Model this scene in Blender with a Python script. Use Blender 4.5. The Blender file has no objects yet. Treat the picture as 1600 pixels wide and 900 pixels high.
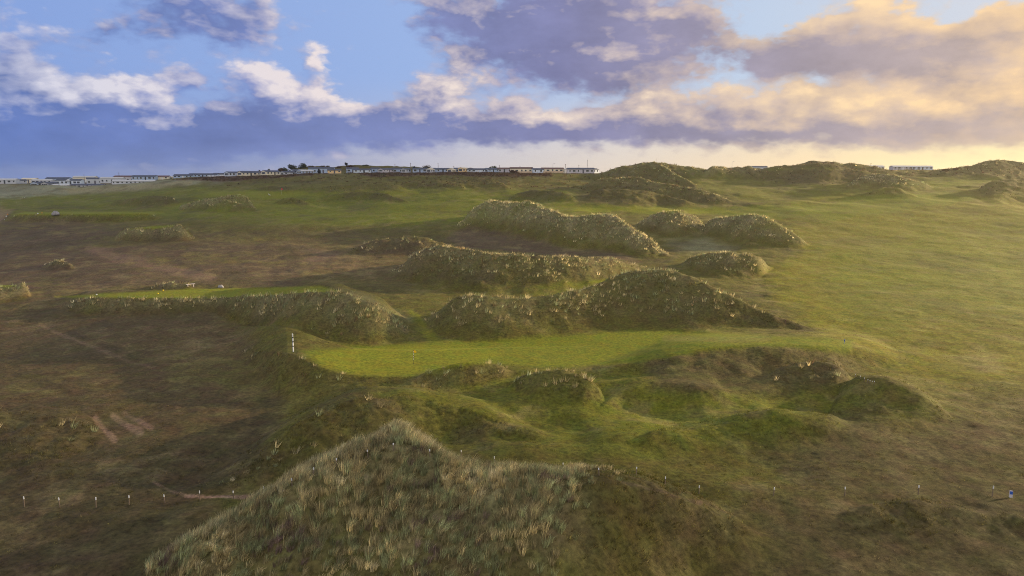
import bpy, bmesh, math, random
import numpy as np
from mathutils import Vector, Matrix, Euler

rng = np.random.default_rng(7)
random.seed(7)
SC = bpy.context.scene
COL = SC.collection

# ------------------------------------------------------------------ camera geometry
F = 1062.0                       # focal length in photo pixels (1600 wide)
PITCH = math.radians(9.2)
CAM_H = 27.0
CP, SP = math.cos(PITCH), math.sin(PITCH)

def ray(px, py):
    """slopes of a sight line: X per metre forward (q) and Z per metre forward (m)"""
    px = np.asarray(px, float); py = np.asarray(py, float)
    x = (px - 800.0) / F; y = (450.0 - py) / F
    dy = CP + y * SP; dz = -SP + y * CP
    return x / dy, dz / dy

def project(X, Y, Z):
    zc = Z - CAM_H
    dep = Y * CP - zc * SP
    up = Y * SP + zc * CP
    dep = np.where(dep > 0.5, dep, 0.5)
    return 800 + F * X / dep, 450 - F * up / dep

# ------------------------------------------------------------------ value noise
def _hash(ix, iy, seed):
    h = (ix * 374761393 + iy * 668265263 + seed * 1442695041) & 0xFFFFFFFF
    h = ((h ^ (h >> 13)) * 1274126177) & 0xFFFFFFFF
    h = h ^ (h >> 16)
    return (h & 0xFFFF) / 65535.0

def vnoise(x, y, seed=0):
    ix = np.floor(x).astype(np.int64); iy = np.floor(y).astype(np.int64)
    fx = x - ix; fy = y - iy
    fx = fx * fx * fx * (fx * (fx * 6 - 15) + 10); fy = fy * fy * fy * (fy * (fy * 6 - 15) + 10)
    a = _hash(ix, iy, seed); b = _hash(ix + 1, iy, seed)
    c = _hash(ix, iy + 1, seed); d = _hash(ix + 1, iy + 1, seed)
    return (a * (1 - fx) + b * fx) * (1 - fy) + (c * (1 - fx) + d * fx) * fy * 1.0 if False else \
        (a + (b - a) * fx) + ((c + (d - c) * fx) - (a + (b - a) * fx)) * fy

def fbm(x, y, octaves=4, seed=0, gain=0.5):
    s = 0.0; a = 1.0; t = 0.0
    for i in range(octaves):
        c, sn = math.cos(0.6 * i + seed), math.sin(0.6 * i + seed)
        s = s + a * (vnoise((x * c - y * sn) * 2 ** i + 17.3 * i, (x * sn + y * c) * 2 ** i + 9.1 * i, seed + i) - 0.5)
        t += a; a *= gain
    return s / t * 2.0          # about -1..1

def sstep(a, b, x):
    t = np.clip((x - a) / (b - a), 0, 1)
    return t * t * (3 - 2 * t)

# ------------------------------------------------------------------ base ground
BY = [-50, 0, 43, 54, 97, 150, 200, 270, 305, 340, 370, 392, 425, 500, 640, 900, 9000]
BZ = [-2, -1.5, -0.6, 0.0, 0.0, 1.2, 4.2, 11.5, 15.2, 20.1, 24.3, 27.6, 28.0, 27.0, 10, -6, -6]
# foot line of the caravans on the skyline: photo column -> height of the plateau there
PLX = [-700, 0, 60, 130, 200, 250, 300, 350, 400, 480, 540, 700, 800, 930, 1200, 1400, 1600, 2300]
PLY = [287, 288, 288, 290, 285.5, 281, 278, 276.5, 275, 272, 270.5, 270.5, 271.5, 273, 272, 266, 266, 266]
_q, _m = ray(np.array(PLX), np.array(PLY))
PLQ = _q; PLZ = CAM_H + _m * 405.0

def smooth_interp(x, xs, ys):
    xs = np.asarray(xs, float); ys = np.asarray(ys, float)
    # monotone cubic through the knots
    h = np.diff(xs); d = np.diff(ys) / h
    m = np.zeros_like(ys); m[0] = d[0]; m[-1] = d[-1]
    for i in range(1, len(xs) - 1):
        m[i] = 0 if d[i - 1] * d[i] <= 0 else 2 * d[i - 1] * d[i] / (d[i - 1] + d[i])
    i = np.clip(np.searchsorted(xs, x) - 1, 0, len(xs) - 2)
    t = np.clip((x - xs[i]) / h[i], 0, 1)
    t2, t3 = t * t, t * t * t
    return ys[i] * (2 * t3 - 3 * t2 + 1) + h[i] * m[i] * (t3 - 2 * t2 + t) + ys[i + 1] * (-2 * t3 + 3 * t2) + h[i] * m[i + 1] * (t3 - t2)

def base(X, Y):
    q = X / np.maximum(Y, 1.0)
    z = smooth_interp(Y, BY, BZ)
    pl = np.interp(np.clip(q, -1.4, 1.4), PLQ, PLZ)
    w = sstep(230, 392, Y) * (1 - sstep(520, 640, Y))
    z = z + (pl - 27.8) * w
    # left plain lies a little lower than the ground round the green
    z = z - 1.0 * sstep(-0.20, -0.42, q) * sstep(30, 60, Y) * (1 - sstep(120, 160, Y))
    und = fbm(X / 38.0, Y / 38.0, 3, 3) * 0.7 + fbm(X / 95.0, Y / 95.0, 2, 5) * 0.8
    hum = fbm(X / 26.0, Y / 26.0, 3, 15)
    z = z + 0.95 * hum * sstep(235, 300, Y) * (1 - sstep(350, 385, Y))
    z = z + und * sstep(20, 60, Y) * (0.45 + 0.9 * sstep(170, 300, Y)) * (1 - 0.75 * sstep(370, 400, Y))
    return z

# ------------------------------------------------------------------ dunes, far to near
# crest line and foot line as seen in the photograph, front slope, back slope, flat top (m), cover
# cover: (marram amount, rough amount)
DUNES = []
def dune(name, crest, foot, s=0.5, back=0.38, top=0.0, marram=0.0, rough=0.0, p=1.0, rag=1.0, Yfix=None, taper=0.2, mfade=None, comp=0.0):
    DUNES.append(dict(name=name, crest=crest, foot=foot, s=s, back=back, top=top, marram=marram, rough=rough, p=p, rag=rag, seed=len(DUNES), Yfix=Yfix, taper=taper, mfade=mfade, comp=comp))

# skyline
dune('scrub hill', [(425,271),(438,266),(452,262),(470,260),(490,260),(515,261),(545,258.5),(565,258),(600,259.5),(640,260.5),(680,262),(730,263),(770,266),(800,268)],
     [(425,271),(500,270),(600,269),(700,269),(800,269)], s=0.25, back=0.2, rough=0.7, rag=0.6, Yfix=(455, 18))
dune('skyline hill', [(895,281),(925,273),(950,263),(970,256.5),(1000,254),(1022,253.5),(1060,258),(1085,261),(1110,263),(1150,264),(1190,263),(1230,261),(1255,254),(1275,251.5),(1300,251.5),(1318,256),(1345,257),(1370,263),(1400,267),(1440,268),(1470,264),(1500,263),(1525,256),(1547,250.5),(1570,250.5),(1600,257),(1680,262),(1760,270)],
     [(895,283),(950,283),(1000,281),(1100,282),(1190,281),(1260,283),(1320,282),(1380,276),(1440,273),(1500,280),(1560,284),(1600,284),(1760,276)], s=0.30, back=0.22, rough=0.55, marram=0.25)
dune('terrace', [(1185,268),(1205,265),(1250,264.5),(1300,265),(1340,270),(1390,277),(1430,284)],
     [(1185,280),(1210,291),(1300,291),(1350,287),(1430,285)], s=0.28, back=0.3, top=6, rough=0.8)
dune('round hill', [(1098,272),(1108,262),(1125,258.5),(1145,257.5),(1165,258),(1183,264),(1194,276)],
     [(1098,280),(1150,283),(1194,281)], s=0.4, marram=0.5, rough=0.4)
dune('right far hill', [(1462,272),(1480,266),(1500,263.5),(1530,265),(1560,272),(1585,278)], [(1462,276),(1520,281),(1585,280)], s=0.3, rough=0.8, marram=0.3)
dune('spur', [(968,276),(985,268),(1003,259),(1020,253.5),(1040,263),(1062,274),(1080,284),(1093,291)],
     [(968,278),(1000,283),(1040,290),(1093,293)], s=0.42, rough=0.7, marram=0.4)
dune('edge hill', [(1522,297),(1540,287),(1570,281),(1600,280),(1680,279),(1760,290)], [(1522,302),(1550,318),(1600,322),(1680,322),(1760,300)], s=0.3, rough=0.8)
dune('pale hump', [(1318,292),(1335,282),(1352,275),(1370,272),(1395,274),(1420,280),(1462,291)], [(1318,294),(1370,297),(1420,300),(1462,295)], s=0.4, marram=0.75, rough=0.4)
dune('low hump', [(1340,307),(1365,298),(1385,293.5),(1402,294),(1420,300),(1437,307)], [(1340,309),(1390,310),(1437,309)], s=0.3, rough=0.5)
dune('swell a', [(380,296),(430,291),(490,292),(540,289),(580,286),(612,288),(645,299)], [(380,298),(480,303),(560,303),(645,303)], s=0.22, rough=0.95)
dune('swell b', [(612,291),(650,283),(682,280.5),(722,287),(765,297)], [(612,295),(690,299),(765,300)], s=0.22, rough=0.95)
dune('swell c', [(720,285),(748,278),(775,281),(797,294)], [(720,291),(760,296),(797,297)], s=0.25, rough=0.95)
dune('crossing ridge', [(898,297),(918,285),(945,278.5),(985,277.5),(1015,282),(1050,289),(1100,300),(1155,316)],
     [(898,299),(940,303),(985,308),(1050,318),(1100,320),(1155,318)], s=0.36, back=0.3, rough=0.75, marram=0.3)
dune('inner hump', [(908,311),(925,300.5),(950,294.5),(982,295),(1020,301),(1060,311),(1092,319)], [(908,313),(950,319),(1000,323),(1060,324),(1092,321)], s=0.3, rough=0.95)
dune('oval hump', [(788,313),(815,301),(850,297),(880,301),(905,313)], [(788,316),(850,318),(905,316)], s=0.32, rough=0.95)
dune('middle hump', [(487,313),(520,304),(560,299.5),(600,304),(645,315)], [(487,315),(560,317),(645,317)], s=0.3, rough=0.95)
dune('small hump', [(425,317),(440,311),(457,309.5),(475,314),(492,319)], [(425,319),(460,321),(492,320)], s=0.3, rough=0.95)
dune('grassy mound', [(272,326),(300,316),(340,309),(372,304.5),(384,308),(397,319),(403,327)], [(272,328),(340,331),(403,329)], s=0.42, marram=0.95, rough=0.7)
dune('left swell', [(165,320),(200,310),(235,306),(263,307),(282,315)], [(165,322),(230,325),(282,320)], s=0.35, marram=0.25, rough=0.95)
dune('far tee', [(0,342),(22,335),(130,335.2),(235,334),(258,338)], [(0,346),(60,347),(150,347),(258,341)], s=0.8, top=13, marram=0.3, rough=1.0, back=0.25, rag=0.2)
# middle distance
dune('big marram ridge', [(698,352),(722,341),(745,323),(770,314),(800,319),(830,316.5),(852,325),(880,335),(900,341),(925,335.5),(955,336),(980,351),(1003,366),(1030,384),(1058,398)],
     [(698,354),(740,360),(800,372),(850,380),(900,390),(950,396),(1000,402),(1058,402)], s=0.5, marram=1.0, rough=0.5)
dune('back ridge right', [(983,354),(1010,341),(1040,331),(1060,330),(1082,339),(1104,350)], [(983,358),(1010,364),(1050,370),(1104,360)], s=0.5, marram=0.9, rough=0.4)
dune('right ridge', [(1088,357),(1108,344),(1140,338.5),(1172,336.5),(1200,342),(1222,353),(1247,369),(1268,382)], [(1088,362),(1120,374),(1160,384),(1200,388),(1240,388),(1268,385)], s=0.5, marram=0.9, rough=0.4)
dune('tee mound', [(175,373),(198,358.5),(240,357),(270,354),(280,353),(292,361),(305,373)], [(175,375),(230,379),(280,379),(305,375)], s=0.8, top=4, marram=1.0, rough=0.5, rag=0.3)
dune('brown mound', [(543,393),(580,378.5),(620,370.5),(660,372),(692,379),(722,393)], [(543,396),(600,399),(660,399),(722,396)], s=0.35, marram=0.25, rough=0.8)
dune('right low ridge', [(1058,410),(1088,401),(1120,396.5),(1160,397),(1190,403),(1208,414)], [(1058,416),(1090,427),(1140,435),(1180,434),(1208,420)], s=0.45, marram=0.55, rough=0.6)
dune('middle ridge', [(600,422),(640,401),(670,387),(690,383),(720,389),(760,395),(800,398),(850,400),(900,403),(950,406),(1000,410),(1035,417)],
     [(600,427),(640,442),(700,450),(760,457),(830,457),(900,450),(950,442),(1000,424),(1035,420)], s=0.42, marram=0.5, rough=0.8)
dune('clump', [(62,417),(75,410),(95,408),(108,412),(118,418)], [(62,419),(90,421),(118,420)], s=0.5, marram=0.6, rough=0.4)
dune('left clump', [(-60,452),(0,449),(30,446),(41,450),(49,460)], [(-60,476),(0,471),(30,467),(49,463)], s=0.7, marram=1.0)
dune('tee scrub', [(230,450),(250,442),(280,441),(302,446)], [(230,453),(265,454),(302,452)], s=0.6, marram=0.5, rough=0.5)
dune('tee', [(78,474),(110,466),(200,465),(300,466),(340,467.5),(380,464),(430,461),(480,457),(522,455.5),(560,466),(600,479),(627,491),(648,516)],
     [(78,479),(130,491),(200,492),(260,490),(335,488),(365,505),(420,522),(480,541),(560,543),(620,532),(648,521)], s=0.62, top=9, back=0.55, comp=0.055, marram=0.85, rough=0.6, rag=0.25)
dune('central ridge', [(648,498),(665,481),(690,467),(740,463),(800,466),(850,464),(900,456),(940,443),(962,431),(1000,424),(1040,425),(1080,435),(1110,448),(1150,466),(1200,486),(1245,503),(1305,520)],
     [(648,500),(665,512),(690,526),(740,534),(800,532),(850,524),(900,520),(960,514),(1000,514),(1100,517),(1200,518),(1305,522)], s=0.48, marram=0.45, rough=0.9, rag=0.55, mfade=(1080, 1210))
# round the green
dune('green edge', [(330,520),(370,528),(420,536),(458,551),(500,573),(560,587),(640,590),(720,586),(800,582),(900,580),(1000,580)], [(330,526),(370,550),(400,590),(440,620),(500,626),(560,612),(640,605),(720,598),(800,590),(900,583),(1000,580)], s=0.38, top=14, back=0.2, rough=0.6, marram=0.1, rag=0.2, taper=0.22)
dune('fairway lip', [(900,584),(985,568),(1050,553),(1120,541.5),(1200,538),(1300,541),(1360,546),(1430,560)], [(900,586),(985,590),(1050,605),(1120,606),(1200,602),(1260,600),(1360,575),(1430,562)], s=0.26, top=3, back=0.12, rough=0.35, taper=0.25, rag=0.3)
dune('front mound', [(615,603),(640,593),(690,579),(740,568.5),(780,571),(805,583)], [(615,606),(660,615),(720,613),(780,598),(805,588)], s=0.45, back=0.5, marram=0.28, rough=0.9)
dune('oval mound', [(793,604),(830,586),(870,578.5),(910,586),(935,604),(947,618)], [(793,607),(830,628),(870,636),(910,640),(947,630)], s=0.4, marram=0.28, rough=0.9)
dune('dark mound', [(1185,592),(1240,574),(1290,569),(1335,584)], [(1185,602),(1250,614),(1300,614),(1335,600)], s=0.3, marram=0.12, rough=0.9, rag=0.6, taper=0.25)
dune('stake hump', [(1285,646),(1318,612),(1350,599),(1380,598),(1420,611),(1460,634),(1495,658)], [(1285,652),(1330,664),(1380,676),(1430,676),(1495,662)], s=0.24, back=0.2, rough=0.3, rag=0.35, taper=0.28)
dune('low rise', [(985,694),(1050,674),(1100,662),(1180,652),(1260,648),(1335,656)], [(985,712),(1050,716),(1100,710),(1180,700),(1260,696),(1335,680)], s=0.2, rough=0.35, back=0.15, rag=0.35, taper=0.25)
dune('plateau bank', [(260,786),(310,768),(370,736),(430,692),(480,657),(530,634),(570,620),(630,618),(700,630),(800,660),(900,700)], [(260,788),(310,776),(370,764),(430,762),(500,748),(580,728),(640,706),(700,690),(800,690),(900,706)], s=0.28, top=2, back=0.22, rough=0.7, marram=0.1, taper=0.25)
dune('left rough', [(-90,640),(0,642),(60,650),(120,660),(165,675)], [(-90,760),(0,752),(80,735),(165,692)], s=0.16, top=3, marram=0.16, rough=0.7)
dune('right bank', [(1300,800),(1370,790),(1440,788),(1520,798),(1620,815),(1720,830)], [(1300,818),(1370,838),(1440,842),(1520,842),(1620,840),(1720,840)], s=0.22, rough=0.8)
dune('bowl rim', [(930,640),(965,618),(1010,606),(1060,603),(1110,610),(1150,626)], [(930,646),(965,640),(1010,638),(1060,636),(1110,636),(1150,632)], s=0.15, back=0.10, rough=0.15, rag=0.2, taper=0.3)
dune('path knoll', [(940,752),(965,742),(990,740),(1020,746),(1060,768)], [(940,756),(965,757),(990,760),(1020,764),(1060,774)], s=0.4, rough=0.9, rag=0.4, taper=0.2)
# foreground
dune('front dune', [(190,912),(237,878),(270,861),(332,837),(400,802),(456,769),(490,752),(525,736),(575,715),(612,697),(650,704),(682,720),(705,738),(740,747),(780,754),(810,760),(850,761),(885,757),(940,758),(1000,768),(1060,781),(1110,798),(1160,818),(1220,838)],
     [(190,918),(240,945),(300,990),(400,1030),(620,1075),(850,1060),(960,1010),(1050,930),(1120,880),(1220,850)], s=0.5, back=0.42, marram=1.0, rough=0.8, mfade=(800, 985))

HOLLOWS = []           # (x, y, rx, ry, depth)
CONTRIB = []           # evaluated dunes
def _dune_eval(d, X, Y):
    X = np.asarray(X, float); Y = np.asarray(Y, float)
    q = X / np.maximum(Y, 1.0)
    n = len(X)
    H = np.zeros(n); FF = np.zeros(n); U = np.zeros(n); HH = np.zeros(n)
    ylo = (d['Yc'] - d['wf'] * 1.4).min(); yhi = d['Yc'].max() + d['top'] + d['h'].max() * 1.2 / d['back'] + 2
    I = np.nonzero((q > d['qc'][0]) & (q < d['qc'][-1]) & (Y > max(ylo, 1.0)) & (Y < yhi))[0]
    if not len(I): return H, FF, U, HH
    X = X[I]; Y = Y[I]; q = q[I]
    Yc = np.interp(q, d['qc'], d['Yc']); h = np.interp(q, d['qc'], d['h']); wf = np.interp(q, d['qc'], d['wf'])
    rg = d['rag'] * sstep(0.3, 1.5, h)
    wf = wf * (1.12 + 0.26 * rg * fbm(X / 7.0 + 3.1 * d['seed'], Y / 11.0, 3, 19))
    h = h * (1 + rg * (0.10 * fbm(X / 4.5, Y / 9.0 + d['seed'], 3, 29)))
    u = np.clip((Y - (Yc - wf)) / wf, 0, 1)
    front = 0.35 * u * u * (3 - 2 * u) + 0.65 * (u ** 1.55)
    wb = h / d['back'] + 0.5
    v = np.clip((Y - Yc - d['top']) / wb, 0, 1)
    back = 1 - (v * v * (3 - 2 * v))
    f = np.where(Y < Yc, front, back)
    if d['comp']: h = np.maximum(h - d['comp'] * np.clip(Y - Yc, 0, d['top'] + 4), 0)
    H[I] = h * f; FF[I] = f; U[I] = np.where(Y < Yc, u, 1.0); HH[I] = h
    return H, FF, U, HH

def height0(X, Y):
    z = base(X, Y)
    for d in CONTRIB:
        z = z + _dune_eval(d, X, Y)[0]
    for hx, hy, rx, ry, dp in HOLLOWS:
        e = ((X - hx) / rx) ** 2 + ((Y - hy) / ry) ** 2
        z = z - dp * np.exp(-e) + 0.30 * dp * np.exp(-((np.sqrt(e) - 1.75) / 0.45) ** 2)
    return z

YS = np.exp(np.linspace(math.log(22), math.log(620), 520))
def hit(px, py, hf=None):
    """first point where sight lines meet the ground"""
    hf = hf or height0
    q, m = ray(np.atleast_1d(px), np.atleast_1d(py))
    Yg = YS[None, :] * np.ones((len(q), 1))
    Xg = q[:, None] * Yg; Zr = CAM_H + m[:, None] * Yg
    g = Zr - hf(Xg.ravel(), Yg.ravel()).reshape(Xg.shape)
    below = g < 0
    i = np.argmax(below, axis=1); i = np.where(below.any(axis=1), np.maximum(i, 1), len(YS) - 1)
    r = np.arange(len(q))
    g0, g1 = g[r, i - 1], g[r, i]
    t = np.clip(g0 / np.where(np.abs(g0 - g1) < 1e-9, 1e-9, g0 - g1), 0, 1)
    Yh = YS[i - 1] + t * (YS[i] - YS[i - 1])
    return q * Yh, Yh, CAM_H + m * Yh

def dense(pts, n):
    p = np.array(pts, float)
    t = np.concatenate([[0], np.cumsum(np.hypot(np.diff(p[:, 0]), np.diff(p[:, 1])))])
    # smooth the corners of the traced line
    tt = np.linspace(0, t[-1], n)
    x = smooth_interp(tt, t, p[:, 0]); y = smooth_interp(tt, t, p[:, 1])
    return x, y

for D_ in DUNES:
    cx, cy = dense(D_['crest'], 40)
    fx, fy = dense(D_['foot'], 24)
    qc, mc = ray(cx, cy)
    fX, fY, fZ = hit(fx, fy)
    fq = fX / fY
    o = np.argsort(fq)
    Yf = np.interp(qc, fq[o], fY[o]); Zf = np.interp(qc, fq[o], fZ[o])
    s = D_['s']
    Yc = (CAM_H - Zf + s * Yf) / (s - mc)
    Yc = np.maximum(Yc, Yf + 0.3)
    if D_['Yfix']:
        Yc = np.full_like(qc, D_['Yfix'][0]); Yf = Yc - D_['Yfix'][1]
    Zc = CAM_H + mc * Yc
    h = Zc - height0(qc * Yc, Yc)
    # ground under the crest may already be high: keep what is left to add
    h = np.maximum(h, 0.0)
    ends = np.minimum(np.linspace(0, 1, 40), np.linspace(1, 0, 40)) / D_['taper']
    h = h * sstep(0, 1, ends)
    o = np.argsort(qc)
    k = np.array([.25, .5, .25])
    sm = lambda a: np.concatenate([[a[0]], np.convolve(a, k, 'valid'), [a[-1]]])
    D_.update(mc=mc[o], endw=sstep(0, 1, ends)[o], qc=qc[o], Yc=sm(Yc[o]), h=sm(h[o]), wf=sm(np.maximum(Yc - Yf, 0.6)[o]))
    CONTRIB.append(D_)

# the dunes overlap: settle the heights so that every crest comes out where it was traced
def _crest(d):
    return d['qc'] * d['Yc'], d['Yc']
for d in CONTRIB:
    d['zt'] = height0(*_crest(d)) * 0 + CAM_H + d['mc'] * d['Yc']
    d['h0'] = d['h'].copy()
for it in range(4):
    for d in CONTRIB:
        if d['name'] == 'green edge': continue
        x, y = _crest(d)
        tot = height0(x, y)
        d['h'] = np.clip(d['h'] + 0.8 * (d['zt'] - tot) * d['endw'], 0, d['h0'] * 1.6 + 0.3)

for px_, py_, rx_, ry_, dp_ in [(1062, 652, 6.5, 5.0, 1.3), (1265, 634, 7.5, 4.5, 1.1), (880, 662, 5.5, 5.0, 0.8), (980, 622, 5.0, 4.0, 0.7), (1150, 700, 7.0, 5.0, 0.7), (740, 655, 5.0, 5.0, 0.6)]:
    hx_, hy_, _ = hit([px_], [py_])
    HOLLOWS.append((float(hx_[0]), float(hy_[0]), rx_, ry_, dp_))
# ------------------------------------------------------------------ fine relief
def cover(X, Y):
    """marram and rough amounts 0..1 on the dunes, plus relief raggedness"""
    mar = np.zeros_like(X); rou = np.zeros_like(X); rag = np.zeros_like(X)
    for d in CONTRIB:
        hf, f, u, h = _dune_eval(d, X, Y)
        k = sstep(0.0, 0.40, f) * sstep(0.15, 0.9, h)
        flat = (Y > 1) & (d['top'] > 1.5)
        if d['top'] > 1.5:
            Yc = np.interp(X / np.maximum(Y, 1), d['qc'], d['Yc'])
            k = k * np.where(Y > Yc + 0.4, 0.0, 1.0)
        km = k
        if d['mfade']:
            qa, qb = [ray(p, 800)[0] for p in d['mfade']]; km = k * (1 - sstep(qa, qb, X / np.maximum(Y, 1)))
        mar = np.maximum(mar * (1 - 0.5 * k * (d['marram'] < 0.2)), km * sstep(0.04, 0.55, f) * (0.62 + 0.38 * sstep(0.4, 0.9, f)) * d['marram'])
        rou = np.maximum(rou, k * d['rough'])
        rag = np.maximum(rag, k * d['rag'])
    return mar, rou, rag

def relief(X, Y, mar, rou, rag, mown):
    n1 = fbm(X / 7.5, Y / 7.5, 3, 11); n2 = fbm(X / 2.1, Y / 2.1, 3, 23); n3 = fbm(X / 0.9, Y / 0.9, 2, 31)
    fade = 1 - sstep(420, 600, Y)
    n0 = fbm(X / 17, Y / 17, 3, 37)
    z = n0 * 0.42 * (1 - 0.5 * rag) + n1 * (0.28 + 0.42 * rag) + n2 * (0.12 + 0.24 * rag) + n3 * (0.03 + 0.10 * np.maximum(mar, rou) * rag)
    z = z * (1 - 0.93 * mown) + mown * fbm(X / 16, Y / 16, 2, 41) * 0.10
    return z * fade

# ------------------------------------------------------------------ ground cover traced from the photograph
C = dict(
    green=(0.132, 0.140, 0.010), fair=(0.112, 0.126, 0.008), plain=(0.126, 0.119, 0.007), olive=(0.086, 0.078, 0.014),
    grey=(0.185, 0.190, 0.115), brown=(0.086, 0.064, 0.026), dark=(0.048, 0.040, 0.016), heath=(0.082, 0.058, 0.034), soil=(0.230, 0.150, 0.100),
    scrub=(0.075, 0.046, 0.030), marram=(0.172, 0.156, 0.078), straw=(0.24, 0.195, 0.085), sand=(0.22, 0.185, 0.11))
C = {k: np.array(v) for k, v in C.items()}
PAINT = []      # (kind, points, colour, feather px, strength)
def area(col, pts, feather=14, k=1.0, mown=0.0): PAINT.append(('a', np.array(pts, float), col, feather, k, mown))
def stroke(col, pts, width=3, feather=2, k=1.0): PAINT.append(('s', np.array(pts, float), col, (width, feather), k, 0.0))

# broad ground
area('grey', [(-400,284),(60,292),(200,286),(330,282),(240,296),(120,305),(60,303),(0,308),(-400,318)], 5, 0.9)
area('straw', [(110,294),(200,289),(330,282),(300,288),(180,300),(120,301)], 4, 0.4)
area('fair', [(-300,318),(60,306),(170,300),(330,288),(620,288),(800,296),(900,300),(900,330),(760,345),(560,352),(400,352),(300,340),(-300,338)], 8, 0.75)
area('olive', [(300,282),(480,275),(860,277),(900,285),(880,296),(620,292),(330,296)], 5, 0.7)
area('brown', [(-400,342),(100,346),(190,362),(330,362),(480,362),(600,372),(700,398),(620,430),(640,460),(540,448),(380,452),(200,455),(90,468),(-400,480)], 22, 0.85)
area('heath', [(-400,350),(120,352),(260,378),(420,385),(500,410),(420,440),(220,440),(60,455),(-400,460)], 26, 0.7)
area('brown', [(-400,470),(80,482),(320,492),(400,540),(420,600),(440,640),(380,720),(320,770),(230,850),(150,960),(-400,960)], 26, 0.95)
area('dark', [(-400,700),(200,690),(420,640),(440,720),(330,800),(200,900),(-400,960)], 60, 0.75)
area('plain', [(1180,330),(1300,300),(1500,300),(2200,300),(2200,620),(1560,600),(1400,570),(1300,530),(1230,470),(1200,420),(1260,390)], 30, 0.95, 0.45)
area('fair', [(1300,400),(1500,370),(2200,380),(2200,480),(1600,500),(1330,480)], 60, 0.75, 0.5)
area('fair', [(960,600),(1100,590),(1300,600),(1480,640),(1300,690),(1000,700),(880,660)], 40, 0.4)
area('green', [(1005,650),(1050,640),(1110,645),(1125,660),(1060,668),(1015,664)], 16, 0.45, 0.3)
area('green', [(1190,640),(1250,630),(1320,630),(1330,645),(1250,652)], 14, 0.4, 0.3)
area('brown', [(1250,690),(1600,640),(2300,640),(2300,1000),(1150,1000),(1200,800)], 70, 0.6)
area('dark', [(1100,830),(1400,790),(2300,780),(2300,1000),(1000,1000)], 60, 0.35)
area('fair', [(890,318),(960,322),(1120,326),(1300,318),(1330,305),(1480,300),(1520,312),(1300,345),(1210,340),(1140,336),(1090,332),(1010,332),(900,330)], 6, 0.9, 0.6)
area('green', [(880,323),(960,325),(1100,327),(1180,330),(1100,334),(1010,331),(900,329)], 3, 0.9, 0.8)
area('green', [(320,300),(400,299),(470,301),(500,304),(440,309),(330,306)], 3, 0.9, 0.8)
area('fair', [(430,318),(560,322),(760,312),(800,320),(720,342),(560,352),(430,346)], 8, 0.5, 0.3)
area('fair', [(1200,262),(1310,262),(1330,266),(1200,266)], 1.5, 0.9)
area('fair', [(1380,288),(1480,276),(1570,278),(1540,286),(1440,296)], 5, 0.8, 0.4)
area('fair', [(1040,265),(1110,262),(1190,285),(1330,300),(1200,320),(1110,300)], 8, 0.4)
area('grey', [(-400,283),(60,291),(150,290),(230,283),(330,280),(400,277),(330,284),(250,292),(150,300),(70,303),(0,309),(-400,318)], 5, 0.95)
area('straw', [(100,296),(180,291),(300,283),(290,288),(190,298),(110,303)], 4, 0.45)
area('olive', [(380,283),(480,279),(640,277),(860,279),(880,286),(640,286),(480,288)], 5, 0.5)
# brown scrub strip before the caravans
area('scrub', [(268,281),(300,279),(345,276),(372,274),(398,275),(420,276.5),(460,273),(485,271),(490,274),(450,277),(420,279),(380,282),(320,283)], 1.5, 0.95)
area('scrub', [(560,271),(640,270.5),(700,269.5),(770,270),(860,272),(862,275),(780,276),(700,274),(580,276)], 1.5, 0.85)
area('scrub', [(780,268),(800,265),(818,268),(822,274),(780,275)], 1.5, 0.9)
# open ground in the middle
area('olive', [(480,440),(600,436),(660,470),(650,520),(600,478),(540,452)], 14, 0.6)
area('heath', [(560,378),(620,374),(700,384),(660,396),(560,397)], 6, 0.8)
area('heath', [(735,356),(800,364),(870,385),(960,398),(1000,408),(900,402),(800,395),(720,386),(700,370)], 7, 0.85)
area('olive', [(1000,402),(1040,372),(1090,366),(1180,388),(1250,392),(1210,410),(1100,398)], 10, 0.6)
area('grey', [(1040,380),(1100,372),(1150,388),(1080,396)], 10, 0.5)
area('fair', [(820,452),(880,440),(950,440),(930,446),(880,462),(840,464)], 5, 0.7, 0.3)
area('green', [(640,486),(652,492),(668,512),(692,530),(735,540),(700,544),(668,532),(645,506)], 5, 0.8, 0.6)
area('fair', [(820,560),(1000,580),(1140,620),(1290,655),(1200,700),(900,690),(720,690),(640,650),(600,620),(640,608),(800,600)], 30, 0.4)
area('brown', [(1010,560),(1120,548),(1290,548),(1340,575),(1290,610),(1120,620),(1020,610)], 18, 0.5)
area('sand', [(1010,655),(1050,640),(1100,645),(1130,662),(1060,668)], 12, 0.25)
area('fair', [(1000,645),(1060,630),(1120,640),(1130,665),(1050,668)], 14, 0.6)
area('brown', [(1300,660),(1450,680),(1560,660),(1600,700),(1450,720),(1280,700)], 20, 0.5)
area('straw', [(1480,558),(1530,552),(1570,558),(1550,568),(1500,566)], 16, 0.35)
area('olive', [(520,447),(560,452),(620,474),(660,515),(600,500),(560,470),(520,456)], 8, 0.85)
area('grey', [(520,452),(580,466),(640,500),(600,486),(550,466)], 8, 0.25)
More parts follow.
